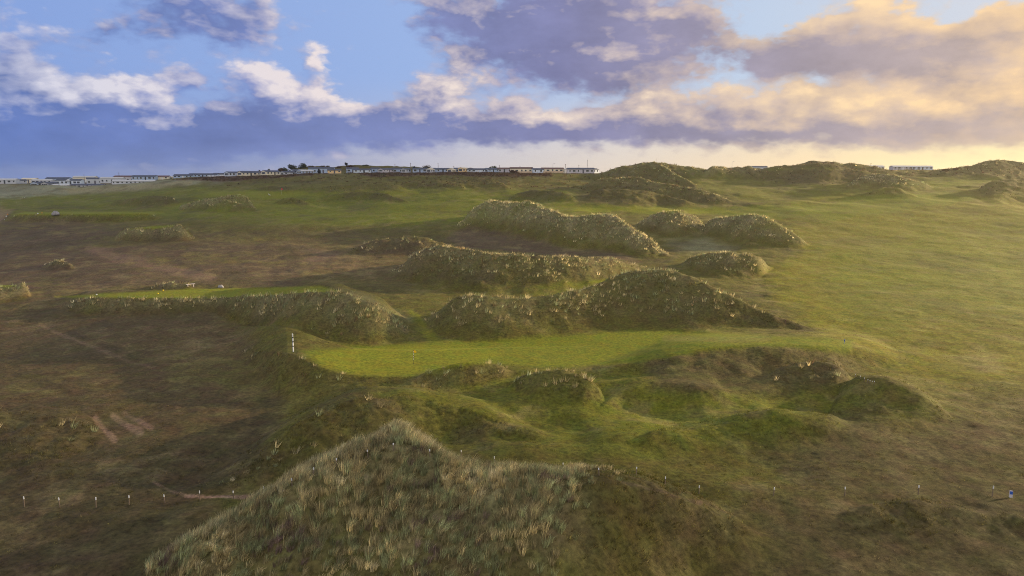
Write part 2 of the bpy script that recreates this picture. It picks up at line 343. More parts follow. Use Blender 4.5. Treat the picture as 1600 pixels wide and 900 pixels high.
# mown turf
area('fair', [(470,548),(560,541),(650,536),(720,534),(800,530),(900,524),(1000,516),(1120,520),(1240,526),(1330,534),(1330,548),(1200,541),(1120,545),(1060,556),(1000,566),(900,572),(830,572),(770,568),(700,574),(640,588),(560,586),(500,572)], 6, 0.95, 0.9)
area('green', [(488,556),(520,548),(580,543),(660,539),(725,540),(765,545),(785,552),(765,562),(735,568),(700,574),(650,583),(600,586),(550,582),(510,570)], 3, 1.0, 1.0)
area('green', [(85,464),(160,459),(300,452),(420,450),(500,447),(530,455),(480,457),(430,461),(380,464),(330,466.5),(200,465)], 2, 1.0, 1.0)
area('green', [(18,335.5),(40,331.5),(130,331),(255,331),(258,334),(200,334.8),(130,335.8)], 1.6, 1.0, 1.0)
area('green', [(200,358),(235,354),(272,352),(272,354.5),(240,357.5)], 1.2, 1.0, 1.0)
area('green', [(-60,447),(0,445.5),(26,445),(26,447.5),(-60,450)], 1.2, 1.0, 1.0)
area('fair', [(920,438),(950,436),(940,442),(922,443)], 2, 0.9, 0.8)
# paths and bare earth
stroke('soil', [(62,506),(90,520),(130,537),(180,555),(215,566),(240,573)], 1.6, 3, 0.38)
stroke('dark', [(80,505),(130,528),(200,552),(260,575)], 3, 3, 0.5)
stroke('soil', [(140,391),(180,401),(230,412),(290,425),(330,434)], 4, 9, 0.30)
stroke('soil', [(290,770),(312,771),(340,773),(370,773.5),(402,772)], 3.0, 1.6, 0.95)
stroke('soil', [(240,750),(265,762),(290,770)], 2, 2, 0.4)
stroke('soil', [(965,752),(990,760),(1020,767),(1060,779),(1096,786)], 3.0, 2, 0.6)
stroke('soil', [(150,655),(165,672),(178,684)], 4, 5, 0.6)
stroke('soil', [(178,650),(200,664),(218,674)], 5, 6, 0.6)
stroke('soil', [(195,645),(215,655),(235,668)], 3, 5, 0.5)
area('soil', [(-200,322),(0,325),(20,328),(10,336),(0,345),(-200,350)], 4, 0.5)
stroke('dark', [(0,558),(60,590),(110,612)], 3, 4, 0.4)
stroke('dark', [(20,582),(80,606)], 3, 4, 0.4)
stroke('soil', [(1040,528),(1100,530),(1200,529)], 3, 5, 0.12)
area('soil', [(470,395),(520,400),(560,415),(500,420)], 14, 0.25)

def paint(px, py, X, Y):
    n = len(px)
    col = np.tile(C['olive'], (n, 1)); mown = np.zeros(n); soil = np.zeros(n)
    gw = np.zeros(n)
    wob = fbm(X / 6, Y / 6, 3, 51)
    front = Y > 20
    for kind, pts, c, fe, k, mw in PAINT:
        f = fe if kind == 'a' else fe[0] + fe[1]
        x0, y0 = pts.min(0) - f * 1.5; x1, y1 = pts.max(0) + f * 1.5
        idx = np.nonzero((px > x0) & (px < x1) & (py > y0) & (py < y1) & front)[0]
        if not len(idx): continue
        x = px[idx]; y = py[idx]
        d2 = np.full(len(idx), 1e12); ins = np.zeros(len(idx), bool)
        m = len(pts); last = m if kind == 'a' else m - 1
        for i in range(last):
            ax, ay = pts[i]; bx, by = pts[(i + 1) % m]
            ex, ey = bx - ax, by - ay
            t = np.clip(((x - ax) * ex + (y - ay) * ey) / (ex * ex + ey * ey + 1e-9), 0, 1)
            d2 = np.minimum(d2, (x - ax - t * ex) ** 2 + (y - ay - t * ey) ** 2)
            if kind == 'a':
                cr = ((ay > y) != (by > y)) & (x < (bx - ax) * (y - ay) / (by - ay + 1e-12) + ax)
                ins ^= cr
        d = np.sqrt(d2)
        if kind == 'a':
            sd = np.where(ins, d, -d)
            sharp = mw >= 0.9
            w = sstep(-fe, fe * 0.6, sd + (0 if sharp else fe * 0.8) * wob[idx])
        else:
            w = 1 - sstep(fe[0] * 0.5, fe[0] * 0.5 + fe[1], d + fe[1] * 0.5 * wob[idx])
        w = w * k
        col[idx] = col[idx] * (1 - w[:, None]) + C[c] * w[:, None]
        if kind == 'a' and mw > 0:
            mown[idx] = np.maximum(mown[idx], w * mw)
        elif kind == 'a':
            mown[idx] *= (1 - 0.5 * w)
        if c == 'soil' and k >= 0.6: soil[idx] = np.maximum(soil[idx], w)
        if c == 'green' and mw >= 0.9: gw[idx] = np.maximum(gw[idx], w)
        elif c == 'fair' and mw >= 0.8: gw[idx] = np.where(w > 0.5, np.maximum(gw[idx], -0.0), gw[idx])
    return col, mown, soil, gw

def build_fields(X, Y):
    z0 = height0(X, Y)
    px, py = project(X, Y, z0)
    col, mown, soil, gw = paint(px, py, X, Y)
    mar, rou, rag = cover(X, Y)
    mar = mar * (1 - mown); rou = rou * (1 - mown)
    z = z0 + relief(X, Y, mar, rou, rag, mown)
    return z, px, py, col, mown, soil, gw, mar, rou

# ------------------------------------------------------------------ ground mesh: rings round the drone's position
thA = np.radians(np.concatenate([np.linspace(-180, -52, 60)[:-1], np.linspace(-52, -41, 60)[:-1], np.linspace(-41, 41, 960)[:-1], np.linspace(41, 52, 60)[:-1], np.linspace(52, 180, 60)[:-1]]))
rA = np.concatenate([[2, 8, 14, 20, 25], np.exp(np.linspace(math.log(29), math.log(520), 700)), np.exp(np.linspace(math.log(535), math.log(9000), 40))])
nT, nR = len(thA), len(rA)
TH, RR = np.meshgrid(thA, rA)
GX = (RR * np.sin(TH)).ravel(); GY = (RR * np.cos(TH)).ravel()
GZ, GPX, GPY, GCOL, GMOWN, GSOIL, GGW, GMAR, GROU = build_fields(GX, GY)
# behind the drone the land simply runs on level
bk = GY < 15
GZ[bk] = np.where(GY[bk] > 0, GZ[bk], -1.5)
# centre point closes the rings
NV = nT * nR + 1
V = np.zeros((NV, 3), np.float32); V[:-1, 0] = GX; V[:-1, 1] = GY; V[:-1, 2] = GZ; V[-1] = (0, 0, -1.5)

# colour of the cover itself: patches of different plants
def mottle(X, Y, col, mown, mar, rou, py):
    a = fbm(X / 11, Y / 11, 4, 61); b = fbm(X / 3.2, Y / 3.2, 4, 71); c = fbm(X / 1.1, Y / 1.1, 3, 81); e = fbm(X / 34, Y / 34, 3, 91)
    wild = 1 - mown
    out = col.copy()
    def mix(w, c_): 
        nonlocal out
        w = np.clip(w, 0, 1)[:, None]; out = out * (1 - w) + c_ * w
    mix(wild * sstep(0.0, 0.7, a + 0.5 * b) * 0.62, C['dark'] * 1.15)
    mix(wild * sstep(0.05, 0.8, b - 0.3 * a) * 0.42, C['straw'] * 0.72)
    mix(wild * sstep(0.1, 0.7, e + 0.4 * b) * 0.55, C['olive'])
    mix(wild * sstep(0.1, 0.7, -e + 0.5 * c) * 0.25, C['heath'])
    # dunes
    mix(mar * (0.65 + 0.35 * b), C['marram'])
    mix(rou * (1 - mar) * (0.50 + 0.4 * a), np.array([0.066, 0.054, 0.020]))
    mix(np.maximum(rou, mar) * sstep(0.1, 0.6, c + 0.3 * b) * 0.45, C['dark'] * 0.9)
    g = 1 + 0.20 * b + 0.24 * c + 0.08 * e
    g = np.where(mown > 0.5, 1 + 0.08 * e + 0.07 * b + 0.05 * c, g)
    out = out * g[:, None]
    return np.clip(out, 0.005, 0.6)
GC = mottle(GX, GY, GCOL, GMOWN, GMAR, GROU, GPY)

iR, iT = np.meshgrid(np.arange(nR - 1), np.arange(nT), indexing='ij')
i0 = iR * nT + iT; i1 = iR * nT + (iT + 1) % nT; i2 = i1 + nT; i3 = i0 + nT
QUADS = np.stack([i0, i1, i2, i3], -1).reshape(-1, 4)
fan = np.stack([np.full(nT, NV - 1), (np.arange(nT) + 1) % nT, np.arange(nT)], -1)

# vertex normals of the whole sheet, so that the split surfaces shade without seams
VN = np.zeros((NV, 3))
a_ = V[QUADS[:, 2]] - V[QUADS[:, 0]]; b_ = V[QUADS[:, 3]] - V[QUADS[:, 1]]
fn = np.cross(a_, b_); fn[fn[:, 2] < 0] *= -1
for k in range(4): np.add.at(VN, QUADS[:, k], fn)
VN[-1] = (0, 0, 1)
VN /= np.linalg.norm(VN, axis=1)[:, None] + 1e-12

def new_mat(name):
    m = bpy.data.materials.new(name); m.use_nodes = True
    nt = m.node_tree; nt.nodes.clear()
    out = nt.nodes.new('ShaderNodeOutputMaterial')
    return m, nt, out

def turf_material():
    m, nt, out = new_mat('turf')
    N, L = nt.nodes, nt.links
    at = N.new('ShaderNodeAttribute'); at.attribute_name = 'cover'
    tc = N.new('ShaderNodeNewGeometry')
    n1 = N.new('ShaderNodeTexNoise'); n1.inputs['Scale'].default_value = 2.2; n1.inputs['Detail'].default_value = 6; n1.inputs['Roughness'].default_value = 0.7
    L.new(tc.outputs['Position'], n1.inputs['Vector'])
    mr = N.new('ShaderNodeMapRange'); mr.inputs['From Min'].default_value = 0.3; mr.inputs['From Max'].default_value = 0.7
    mr.inputs['To Min'].default_value = 0.45; mr.inputs['To Max'].default_value = 1.58
    L.new(n1.outputs['Fac'], mr.inputs['Value'])
    mx = N.new('ShaderNodeMix'); mx.data_type = 'RGBA'; mx.blend_type = 'MULTIPLY'; mx.inputs[0].default_value = 1
    L.new(at.outputs['Color'], mx.inputs[6]); L.new(mr.outputs[0], mx.inputs[7])
    hs = N.new('ShaderNodeHueSaturation')
    n2 = N.new('ShaderNodeTexNoise'); n2.inputs['Scale'].default_value = 0.5; n2.inputs['Detail'].default_value = 5
    L.new(tc.outputs['Position'], n2.inputs['Vector'])
    mh = N.new('ShaderNodeMapRange'); mh.inputs['From Min'].default_value = 0.3; mh.inputs['From Max'].default_value = 0.7
    mh.inputs['To Min'].default_value = 0.475; mh.inputs['To Max'].default_value = 0.525
    L.new(n2.outputs['Fac'], mh.inputs['Value']); L.new(mh.outputs[0], hs.inputs['Hue']); L.new(mx.outputs[2], hs.inputs['Color'])
    bm_ = N.new('ShaderNodeBump'); bm_.inputs['Strength'].default_value = 0.55; bm_.inputs['Distance'].default_value = 0.12
    n3 = N.new('ShaderNodeTexNoise'); n3.inputs['Scale'].default_value = 4.5; n3.inputs['Detail'].default_value = 5; n3.inputs['Roughness'].default_value = 0.75
    L.new(tc.outputs['Position'], n3.inputs['Vector']); L.new(n3.outputs['Fac'], bm_.inputs['Height'])
    rg = N.new('ShaderNodeAttribute'); rg.attribute_name = 'rough_cover'
    L.new(rg.outputs['Fac'], bm_.inputs['Strength'])
    p = N.new('ShaderNodeBsdfPrincipled')
    p.inputs['Roughness'].default_value = 0.9; p.inputs['Specular IOR Level'].default_value = 0.12
    p.inputs['Sheen Weight'].default_value = 0.25; p.inputs['Sheen Roughness'].default_value = 0.5
    L.new(hs.outputs['Color'], p.inputs['Base Color']); L.new(hs.outputs['Color'], p.inputs['Sheen Tint'])
    L.new(bm_.outputs['Normal'], p.inputs['Normal']); L.new(p.outputs[0], out.inputs['Surface'])
    return m
TURF = turf_material()

def mesh_from(name, verts, faces_list, smooth=True):
    """faces_list: arrays of equal-length faces (m,4) and/or (m,3)"""
    me = bpy.data.meshes.new(name)
    me.vertices.add(len(verts)); me.vertices.foreach_set('co', np.ascontiguousarray(verts, np.float32).ravel())
    loops = np.concatenate([f.ravel() for f in faces_list]).astype(np.int32)
    sizes = np.concatenate([np.full(len(f), f.shape[1]) for f in faces_list])
    starts = np.concatenate([[0], np.cumsum(sizes)[:-1]]).astype(np.int32)
    me.loops.add(len(loops)); me.loops.foreach_set('vertex_index', loops)
    me.polygons.add(len(sizes)); me.polygons.foreach_set('loop_start', starts)
    if smooth: me.polygons.foreach_set('use_smooth', np.ones(len(sizes), bool))
    me.update(calc_edges=True)
    return me

def tag(o, label, cat, group=None, kind=None):
    o['label'] = label; o['category'] = cat
    if group: o['group'] = group
    if kind: o['kind'] = kind
    return o

def sheet(name, quads, tris=None):
    used = np.unique(quads if tris is None else np.concatenate([quads.ravel(), tris.ravel()]))
    remap = np.full(NV, -1); remap[used] = np.arange(len(used))
    fl = [remap[quads]] + ([remap[tris]] if tris is not None else [])
    me = mesh_from(name, V[used], fl)
    cc = np.ones((len(used), 4), np.float32)
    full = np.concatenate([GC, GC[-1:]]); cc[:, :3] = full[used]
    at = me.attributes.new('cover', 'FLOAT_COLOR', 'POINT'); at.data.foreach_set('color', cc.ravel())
    rc = np.concatenate([0.15 + 0.6 * (1 - GMOWN), [0.5]])[used].astype(np.float32)
    at = me.attributes.new('rough_cover', 'FLOAT', 'POINT'); at.data.foreach_set('value', rc)
    me.normals_split_custom_set_from_vertices(VN[used].astype(np.float32))
    me.materials.append(TURF)
    o = bpy.data.objects.new(name, me); COL.objects.link(o)
    return o

fq_gw = GGW[QUADS[:, 0]]; fq_mow = GMOWN[QUADS[:, 0]]; fq_soil = GSOIL[QUADS[:, 0]]
fpx = GPX[QUADS[:, 0]]; fpy = GPY[QUADS[:, 0]]; fY = GY[QUADS[:, 0]]
zone = np.zeros(len(QUADS), int)
mown_near = (fq_mow > 0.45) & (fY > 60) & (fY < 112) & (fpx > 440)
zone[mown_near] = 2
zone[(fq_gw > 0.5) & (fY > 60) & (fY < 112) & (fpx > 440)] = 1
zone[(fq_gw > 0.5) & (fY > 112)] = 3
zone[(fq_mow > 0.4) & (fY > 225) & (zone == 0)] = 2
zone[(fq_soil > 0.45) & (fY > 30) & (fY < 130)] = 4
tag(sheet('ground', QUADS[zone == 0], fan), 'rolling dune land of rough brown and olive grass', 'ground', kind='structure')
tag(sheet('putting_green', QUADS[zone == 1]), 'smooth mown green below the central dune with the yellow flag', 'green', kind='structure')
tag(sheet('fairway', QUADS[zone == 2]), 'mown grass fairway strips between the dunes', 'fairway', kind='structure')
tag(sheet('tee', QUADS[zone == 3]), 'flat bright green mown tee platforms on the left', 'tee', kind='structure')
tag(sheet('path', QUADS[zone == 4]), 'bare sandy earth of the footpaths and scars', 'path', kind='structure')

def ground_z(x, y):
    x = np.atleast_1d(np.asarray(x, float)); y = np.atleast_1d(np.asarray(y, float))
    return build_fields(x, y)[0]
# exact height of the built sheet (bilinear in the rings)
GZ2 = GZ.reshape(nR, nT)
def sheet_z(x, y):
    r = math.hypot(x, y); th = math.atan2(x, y)
    i = int(np.clip(np.searchsorted(rA, r) - 1, 0, nR - 2)); j = int(np.clip(np.searchsorted(thA, th) - 1, 0, nT - 2))
    u = (r - rA[i]) / (rA[i + 1] - rA[i]); v = (th - thA[j]) / (thA[j + 1] - thA[j])
    return float((GZ2[i, j] * (1 - v) + GZ2[i, j + 1] * v) * (1 - u) + (GZ2[i + 1, j] * (1 - v) + GZ2[i + 1, j + 1] * v) * u)
def zfast(X, Y):
    return build_fields(X, Y)[0]
def spot(px, py):
    """point of the ground seen at a place of the photograph"""
    X, Y, Z = hit([px], [py], zfast)
    x, y = float(X[0]), float(Y[0])
    return x, y, sheet_z(x, y)
# ------------------------------------------------------------------ grasses
def grass_material(name, trans=0.42):
    m, nt, out = new_mat(name)
    N, L = nt.nodes, nt.links
    at = N.new('ShaderNodeAttribute'); at.attribute_name = 'cover'
    d = N.new('ShaderNodeBsdfDiffuse'); t = N.new('ShaderNodeBsdfTranslucent'); mx = N.new('ShaderNodeMixShader')
    geo = N.new('ShaderNodeNewGeometry'); nz = N.new('ShaderNodeTexNoise'); nz.inputs['Scale'].default_value = 1.3; nz.inputs['Detail'].default_value = 4
    L.new(geo.outputs['Position'], nz.inputs['Vector'])
    mr = N.new('ShaderNodeMapRange'); mr.inputs['From Min'].default_value = 0.3; mr.inputs['From Max'].default_value = 0.7
    mr.inputs['To Min'].default_value = 0.8; mr.inputs['To Max'].default_value = 1.2
    L.new(nz.outputs['Fac'], mr.inputs['Value'])
    mu = N.new('ShaderNodeMix'); mu.data_type = 'RGBA'; mu.blend_type = 'MULTIPLY'; mu.inputs[0].default_value = 1
    L.new(at.outputs['Color'], mu.inputs[6]); L.new(mr.outputs[0], mu.inputs[7])
    mx.inputs[0].default_value = trans
    L.new(mu.outputs[2], d.inputs['Color']); L.new(mu.outputs[2], t.inputs['Color'])
    L.new(d.outputs[0], mx.inputs[1]); L.new(t.outputs[0], mx.inputs[2]); L.new(mx.outputs[0], out.inputs['Surface'])
    return m
GRASS = grass_material('grass_blades')

def scatter(weight, dens, ymin, ymax, seed, xlim=1.05):
    """random points on the ground sheet; weight per grid point, dens(Y) tufts per square metre"""
    r = np.random.default_rng(seed)
    w = weight.reshape(nR, nT)[:-1, :]
    dr = np.diff(rA)[:, None]; dt = np.append(np.diff(thA), thA[0] + 2 * math.pi - thA[-1])[None, :]
    A = rA[:-1, None] * dr * dt
    Yg = GY.reshape(nR, nT)[:-1, :]; Xg = GX.reshape(nR, nT)[:-1, :]
    ok = (Yg > ymin) & (Yg < ymax) & (np.abs(Xg) < Yg * xlim)
    lam = np.where(ok, A * w * dens(Yg), 0)
    k = r.poisson(np.clip(lam, 0, 40))
    i, j = np.nonzero(k); rep = k[i, j]
    i = np.repeat(i, rep); j = np.repeat(j, rep); n = len(i)
    u, v = r.random(n), r.random(n)
    rad = rA[i] + u * np.diff(rA)[i]; th = thA[j] + v * dt[0, j]
    jn = (j + 1) % nT
    z = (GZ2[i, j] * (1 - v) + GZ2[i, jn] * v) * (1 - u) + (GZ2[i + 1, j] * (1 - v) + GZ2[i + 1, jn] * v) * u
    return rad * np.sin(th), rad * np.cos(th), z, i * nT + j

def blades(name, tx, ty, tz, per, hgt, wid, col, radius, splay, wind, seed, thick=True):
    """one mesh of bent blades; per = blades per tuft (array), hgt/wid per tuft, col per tuft (n,3)"""
    r = np.random.default_rng(seed)
    t = np.repeat(np.arange(len(tx)), per); n = len(t)
    ang = r.random(n) * 2 * np.pi; rad = np.sqrt(r.random(n)) * radius[t]
    out = np.stack([np.cos(ang), np.sin(ang)], 1)
    b = np.stack([tx[t] + out[:, 0] * rad, ty[t] + out[:, 1] * rad, tz[t] - 0.05], 1)
    H = hgt[t] * (0.55 + 0.6 * r.random(n)); W = wid[t] * (0.7 + 0.6 * r.random(n))
    gust = fbm(tx / 5, ty / 5, 2, 7)[t]; turn = 1.1 * fbm(tx / 3.5, ty / 3.5, 2, 9)[t]
    wv = np.stack([wind[0] * np.cos(turn) - wind[1] * np.sin(turn), wind[0] * np.sin(turn) + wind[1] * np.cos(turn)], 1) * 1.5
    lean = out * (splay * (0.3 + r.random(n)) * (0.3 + rad / (radius[t] + 1e-6)))[:, None] + (wv * (0.8 + 0.9 * gust)[:, None]) + r.normal(0, 0.10, (n, 2))
    fa = r.random(n) * np.pi
    side = np.stack([np.cos(fa), np.sin(fa), np.zeros(n)], 1) * (W * 0.5)[:, None]
    mid = b + np.stack([lean[:, 0] * H * 0.30, lean[:, 1] * H * 0.30, H * 0.55], 1)
    tip = b + np.stack([lean[:, 0] * H * 0.95, lean[:, 1] * H * 0.95, H * (1 - 0.25 * np.minimum((lean ** 2).sum(1), 1))], 1)
    c = col[t] * np.exp(r.normal(-0.06, 0.42, n))[:, None]
    if thick:
        vs = np.stack([b - side, b + side, mid + side * 0.8, mid - side * 0.8, tip], 1).reshape(-1, 3)
        k = np.arange(n)[:, None] * 5
        fl = [k + np.array([[0, 1, 2, 3]]), k + np.array([[3, 2, 4]])]; m = 5
    else:
        vs = np.stack([b - side, b + side, tip], 1).reshape(-1, 3)
        k = np.arange(n)[:, None] * 3
        fl = [k + np.array([[0, 1, 2]])]; m = 3
    cc = np.ones((n, m, 4), np.float32); cc[:, :, :3] = c[:, None, :]
    return vs, fl, cc.reshape(-1, 4)

def join_blades(name, parts):
    vs, q4, q3, cc, o = [], [], [], [], 0
    for v, fl, c in parts:
        vs.append(v); cc.append(c)
        for f in fl: (q4 if f.shape[1] == 4 else q3).append(f + o)
        o += len(v)
    fl = ([np.concatenate(q4)] if q4 else []) + ([np.concatenate(q3)] if q3 else [])
    me = mesh_from(name, np.concatenate(vs), fl, smooth=False)
    at = me.attributes.new('cover', 'FLOAT_COLOR', 'POINT'); at.data.foreach_set('color', np.concatenate(cc).astype(np.float32).ravel())
    me.materials.append(GRASS)
    ob = bpy.data.objects.new(name, me); COL.objects.link(ob)
    print(name, len(me.vertices))
    return ob

def palette(n, names, probs, seed, x, y, scale=4.0):
    r = np.random.default_rng(seed)
    cols = np.array([PAL[k] for k in names]); p = np.cumsum(probs) / np.sum(probs)
    s = np.clip(0.5 + 0.55 * fbm(x / scale, y / scale, 3, seed) + r.normal(0, 0.16, n), 0, 0.999)
    return cols[np.searchsorted(p, s)]
PAL = dict(sage=(0.20, 0.215, 0.110), straw=(0.38, 0.315, 0.160), pale=(0.46, 0.40, 0.24), olive=(0.135, 0.125, 0.030), russet=(0.17, 0.110, 0.055), plum=(0.15, 0.108, 0.088), dull=(0.235, 0.200, 0.105), moss=(0.085, 0.100, 0.024), gold=(0.27, 0.21, 0.06))

# marram: bare gaps and thick clumps
n_m = fbm(GX / 3.0, GY / 3.0, 3, 101); n_b = fbm(GX / 9.0, GY / 9.0, 2, 111)
WM = np.clip(GMAR, 0, 1) * sstep(-0.75, 0.25, n_m + 0.6 * n_b + 1.1 * (GMAR - 0.5))
parts = []
# the posts of the boundary line stand in trodden gaps of the tall grass
POSTS = [(456.5, 758), (490, 741), (525.5, 726), (575, 714), (615, 703), (672, 713), (721, 714), (773, 727), (879.5, 734), (936, 743), (994, 742), (1039, 758), (1092, 772)]
GAPS = []
for px_, py_ in POSTS:
    x_, y_, z_ = spot(px_, py_); GAPS.append((x_, y_, math.hypot(x_, y_)))
tx, ty, tz, gi = scatter(WM, lambda Y: 9.5 * np.clip(50 / Y, 0, 1) ** 1.3, 24, 62, 1)
keep = np.ones(len(tx), bool)
for x_, y_, r_ in GAPS:
    ex, ey = x_ / r_, y_ / r_
    al = (tx - x_) * ex + (ty - y_) * ey; ac = (tx - x_) * ey - (ty - y_) * ex
    keep &= ~((al > -2.0) & (al < 0.5) & (np.abs(ac) < 0.40))
tx, ty, tz, gi = tx[keep], ty[keep], tz[keep], gi[keep]
n = len(tx); print('near marram', n)
r = np.random.default_rng(3)
lum = np.exp(r.normal(0.40, 0.24, n) + 0.35 * fbm(tx / 1.6, ty / 1.6, 2, 78))[:, None]
parts.append(blades('m', tx, ty, tz, r.integers(34, 58, n), (0.58 + 0.42 * r.random(n)) * (0.45 + 0.55 * np.clip(GMAR[gi], 0, 1)), np.full(n, 0.019), lum * palette(n, ['plum', 'dull', 'sage', 'dull', 'straw', 'sage', 'pale'], [0.7, 1.0, 1.5, 1.3, 1.7, 0.9, 0.9], 5, tx, ty, 4.0), np.full(n, 0.19), 0.42, (0.24, 0.12), 11))
tx, ty, tz, gi = scatter(WM, lambda Y: 4.2 * np.clip(80 / Y, 0, 1) ** 1.05, 62, 420, 2)
x_, y_, z_ = spot(458.5, 550.5)
keep = (np.abs(tx - x_) > 1.2) | (ty > y_ + 0.5) | (ty < y_ - 4)
x_, y_, z_ = spot(298.0, 447.5)
keep &= (np.abs(tx - x_) > 1.5) | (ty > y_ + 1.0) | (ty < y_ - 9)
tx, ty, tz, gi = tx[keep], ty[keep], tz[keep], gi[keep]
n = len(tx); print('far marram', n)
lum = np.exp(r.normal(0.42, 0.26, n) + 0.30 * fbm(tx / 2.2, ty / 2.2, 2, 77))[:, None]
parts.append(blades('m', tx, ty, tz, np.clip((1500 / ty).astype(int), 7, 20), 0.50 + 0.50 * r.random(n), 0.024 + 0.00036 * ty, lum * palette(n, ['russet', 'dull', 'sage', 'straw', 'dull', 'pale', 'straw'], [0.8, 1.0, 1.5, 1.0, 1.0, 0.7, 0.6], 6, tx, ty, 5.0), 0.17 + 0.0009 * ty, 0.45, (0.18, 0.08), 12, thick=False))
tag(join_blades('marram_grass', parts), 'tall straw and sage marram grass on the dune slopes', 'grass', kind='stuff')

# rough: shorter bents and heath tufts on unmown ground
n_r = fbm(GX / 4.0, GY / 4.0, 3, 131); n_c = fbm(GX / 14.0, GY / 14.0, 2, 141)
wild = (1 - GMOWN) * (1 - np.clip(GSOIL * 1.3, 0, 1))
WR = wild ** 2 * (0.55 * sstep(-0.5, 0.7, n_r + n_c) + np.clip(GROU, 0, 1) * sstep(-0.6, 0.4, n_r + 0.5))
parts = []
def local(gi, k=1.0):
    return GC[gi] * k
tx, ty, tz, gi = scatter(WR, lambda Y: 4.0 * np.clip(60 / Y, 0, 1) ** 1.2, 30, 130, 21)
n = len(tx); print('rough near', n)
pc = palette(n, ['russet', 'olive', 'moss', 'dull', 'straw'], [1.2, 1.6, 1.2, 1.2, 0.5], 8, tx, ty, 7.0)
parts.append(blades('r', tx, ty, tz, np.clip((900 / ty).astype(int), 6, 14), (0.13 + 0.22 * r.random(n)) * (0.7 + 0.6 * np.clip(GROU[gi], 0, 1)), 0.020 + 0.00026 * ty, (0.35 * pc + 0.85 * local(gi)) * np.exp(np.random.default_rng(4).normal(0.02, 0.30, n))[:, None], 0.14 + 0.001 * ty, 0.8, (0.15, 0.05), 22, thick=False))
tx, ty, tz, gi = scatter(WR * np.clip(GROU * 2, 0, 1), lambda Y: 0.75 * np.clip(130 / Y, 0, 1) ** 1.5, 130, 400, 23)
n = len(tx); print('rough far', n)
pc = palette(n, ['russet', 'olive', 'moss', 'dull', 'straw'], [1.2, 1.6, 1.2, 1.2, 0.5], 9, tx, ty, 9.0)
parts.append(blades('r', tx, ty, tz, np.full(n, 5), 0.25 + 0.35 * r.random(n), 0.04 + 0.0005 * ty, (0.3 * pc + 0.9 * local(gi)) * np.exp(np.random.default_rng(4).normal(0.05, 0.25, n))[:, None], 0.2 + 0.0012 * ty, 0.8, (0.15, 0.05), 24, thick=False))
tag(join_blades('rough_grass', parts), 'short brown and olive rough grass tufts over the unmown ground', 'grass', kind='stuff')
# ------------------------------------------------------------------ things
def plain(name, col, rough=0.7, spec=0.3, noise_scale=3.0, amount=0.12, metal=0.0):
    m, nt, out = new_mat(name)
    N, L = nt.nodes, nt.links
    p = N.new('ShaderNodeBsdfPrincipled'); p.inputs['Roughness'].default_value = rough
    p.inputs['Specular IOR Level'].default_value = spec; p.inputs['Metallic'].default_value = metal
    n = N.new('ShaderNodeTexNoise'); n.inputs['Scale'].default_value = noise_scale; n.inputs['Detail'].default_value = 5
    g = N.new('ShaderNodeTexCoord'); L.new(g.outputs['Object'], n.inputs['Vector'])
    mr = N.new('ShaderNodeMapRange'); mr.inputs['From Min'].default_value = 0.3; mr.inputs['From Max'].default_value = 0.7
    mr.inputs['To Min'].default_value = 1 - amount; mr.inputs['To Max'].default_value = 1 + amount
    L.new(n.outputs['Fac'], mr.inputs['Value'])
    mx = N.new('ShaderNodeMix'); mx.data_type = 'RGBA'; mx.blend_type = 'MULTIPLY'; mx.inputs[0].default_value = 1
    mx.inputs[6].default_value = (*col, 1); L.new(mr.outputs[0], mx.inputs[7])
    L.new(mx.outputs[2], p.inputs['Base Color']); L.new(p.outputs[0], out.inputs['Surface'])
    return m
MT = dict(
    white=plain('white_paint', (0.52, 0.55, 0.60)), cream=plain('cream_cladding', (0.72, 0.66, 0.50)), pale=plain('pale_blue_cladding', (0.58, 0.66, 0.76)),
    blue=plain('blue_grey_cladding', (0.36, 0.46, 0.62)), grey=plain('grey_cladding', (0.36, 0.37, 0.40)), tan=plain('tan_cladding', (0.55, 0.43, 0.30)),
    lilac=plain('lilac_grey_cladding', (0.50, 0.49, 0.54)), brown=plain('brown_boarding', (0.13, 0.085, 0.05)), gold=plain('sun_tinted_cladding', (0.75, 0.55, 0.28)),  # warm yellow wall has low sunlight put into its colour
    slate=plain('slate_roof', (0.055, 0.065, 0.10)), rbrown=plain('brown_roof', (0.11, 0.06, 0.05)), rpale=plain('pale_roof', (0.45, 0.46, 0.46)), rcream=plain('cream_roof', (0.62, 0.55, 0.40)),
    glass=plain('window_glass', (0.035, 0.045, 0.06), rough=0.15, spec=0.5, amount=0.05), trim=plain('white_trim', (0.66, 0.67, 0.68)),
    skirt=plain('skirting', (0.22, 0.20, 0.17)), door=plain('door_paint', (0.10, 0.10, 0.13)),
    wood=plain('weathered_wood', (0.17, 0.13, 0.095), noise_scale=9, amount=0.3), cap=plain('white_cap', (0.66, 0.68, 0.68)), black=plain('black_paint', (0.02, 0.02, 0.022)),
    bench=plain('bleached_timber', (0.62, 0.56, 0.52), noise_scale=7, amount=0.2), stone=plain('grey_stone', (0.26, 0.25, 0.25), noise_scale=3, amount=0.35, rough=0.95),
    yellow=plain('yellow_cloth', (0.85, 0.52, 0.02)), ymark=plain('yellow_marker', (0.75, 0.50, 0.03)), red=plain('red_cloth', (0.55, 0.03, 0.04)), orange=plain('orange_marker', (0.60, 0.22, 0.03)),
    signblue=plain('sign_blue', (0.02, 0.09, 0.42)), steel=plain('galvanised_steel', (0.30, 0.30, 0.31), rough=0.5, metal=0.4), dark=plain('dark_stake', (0.09, 0.04, 0.035)),
)

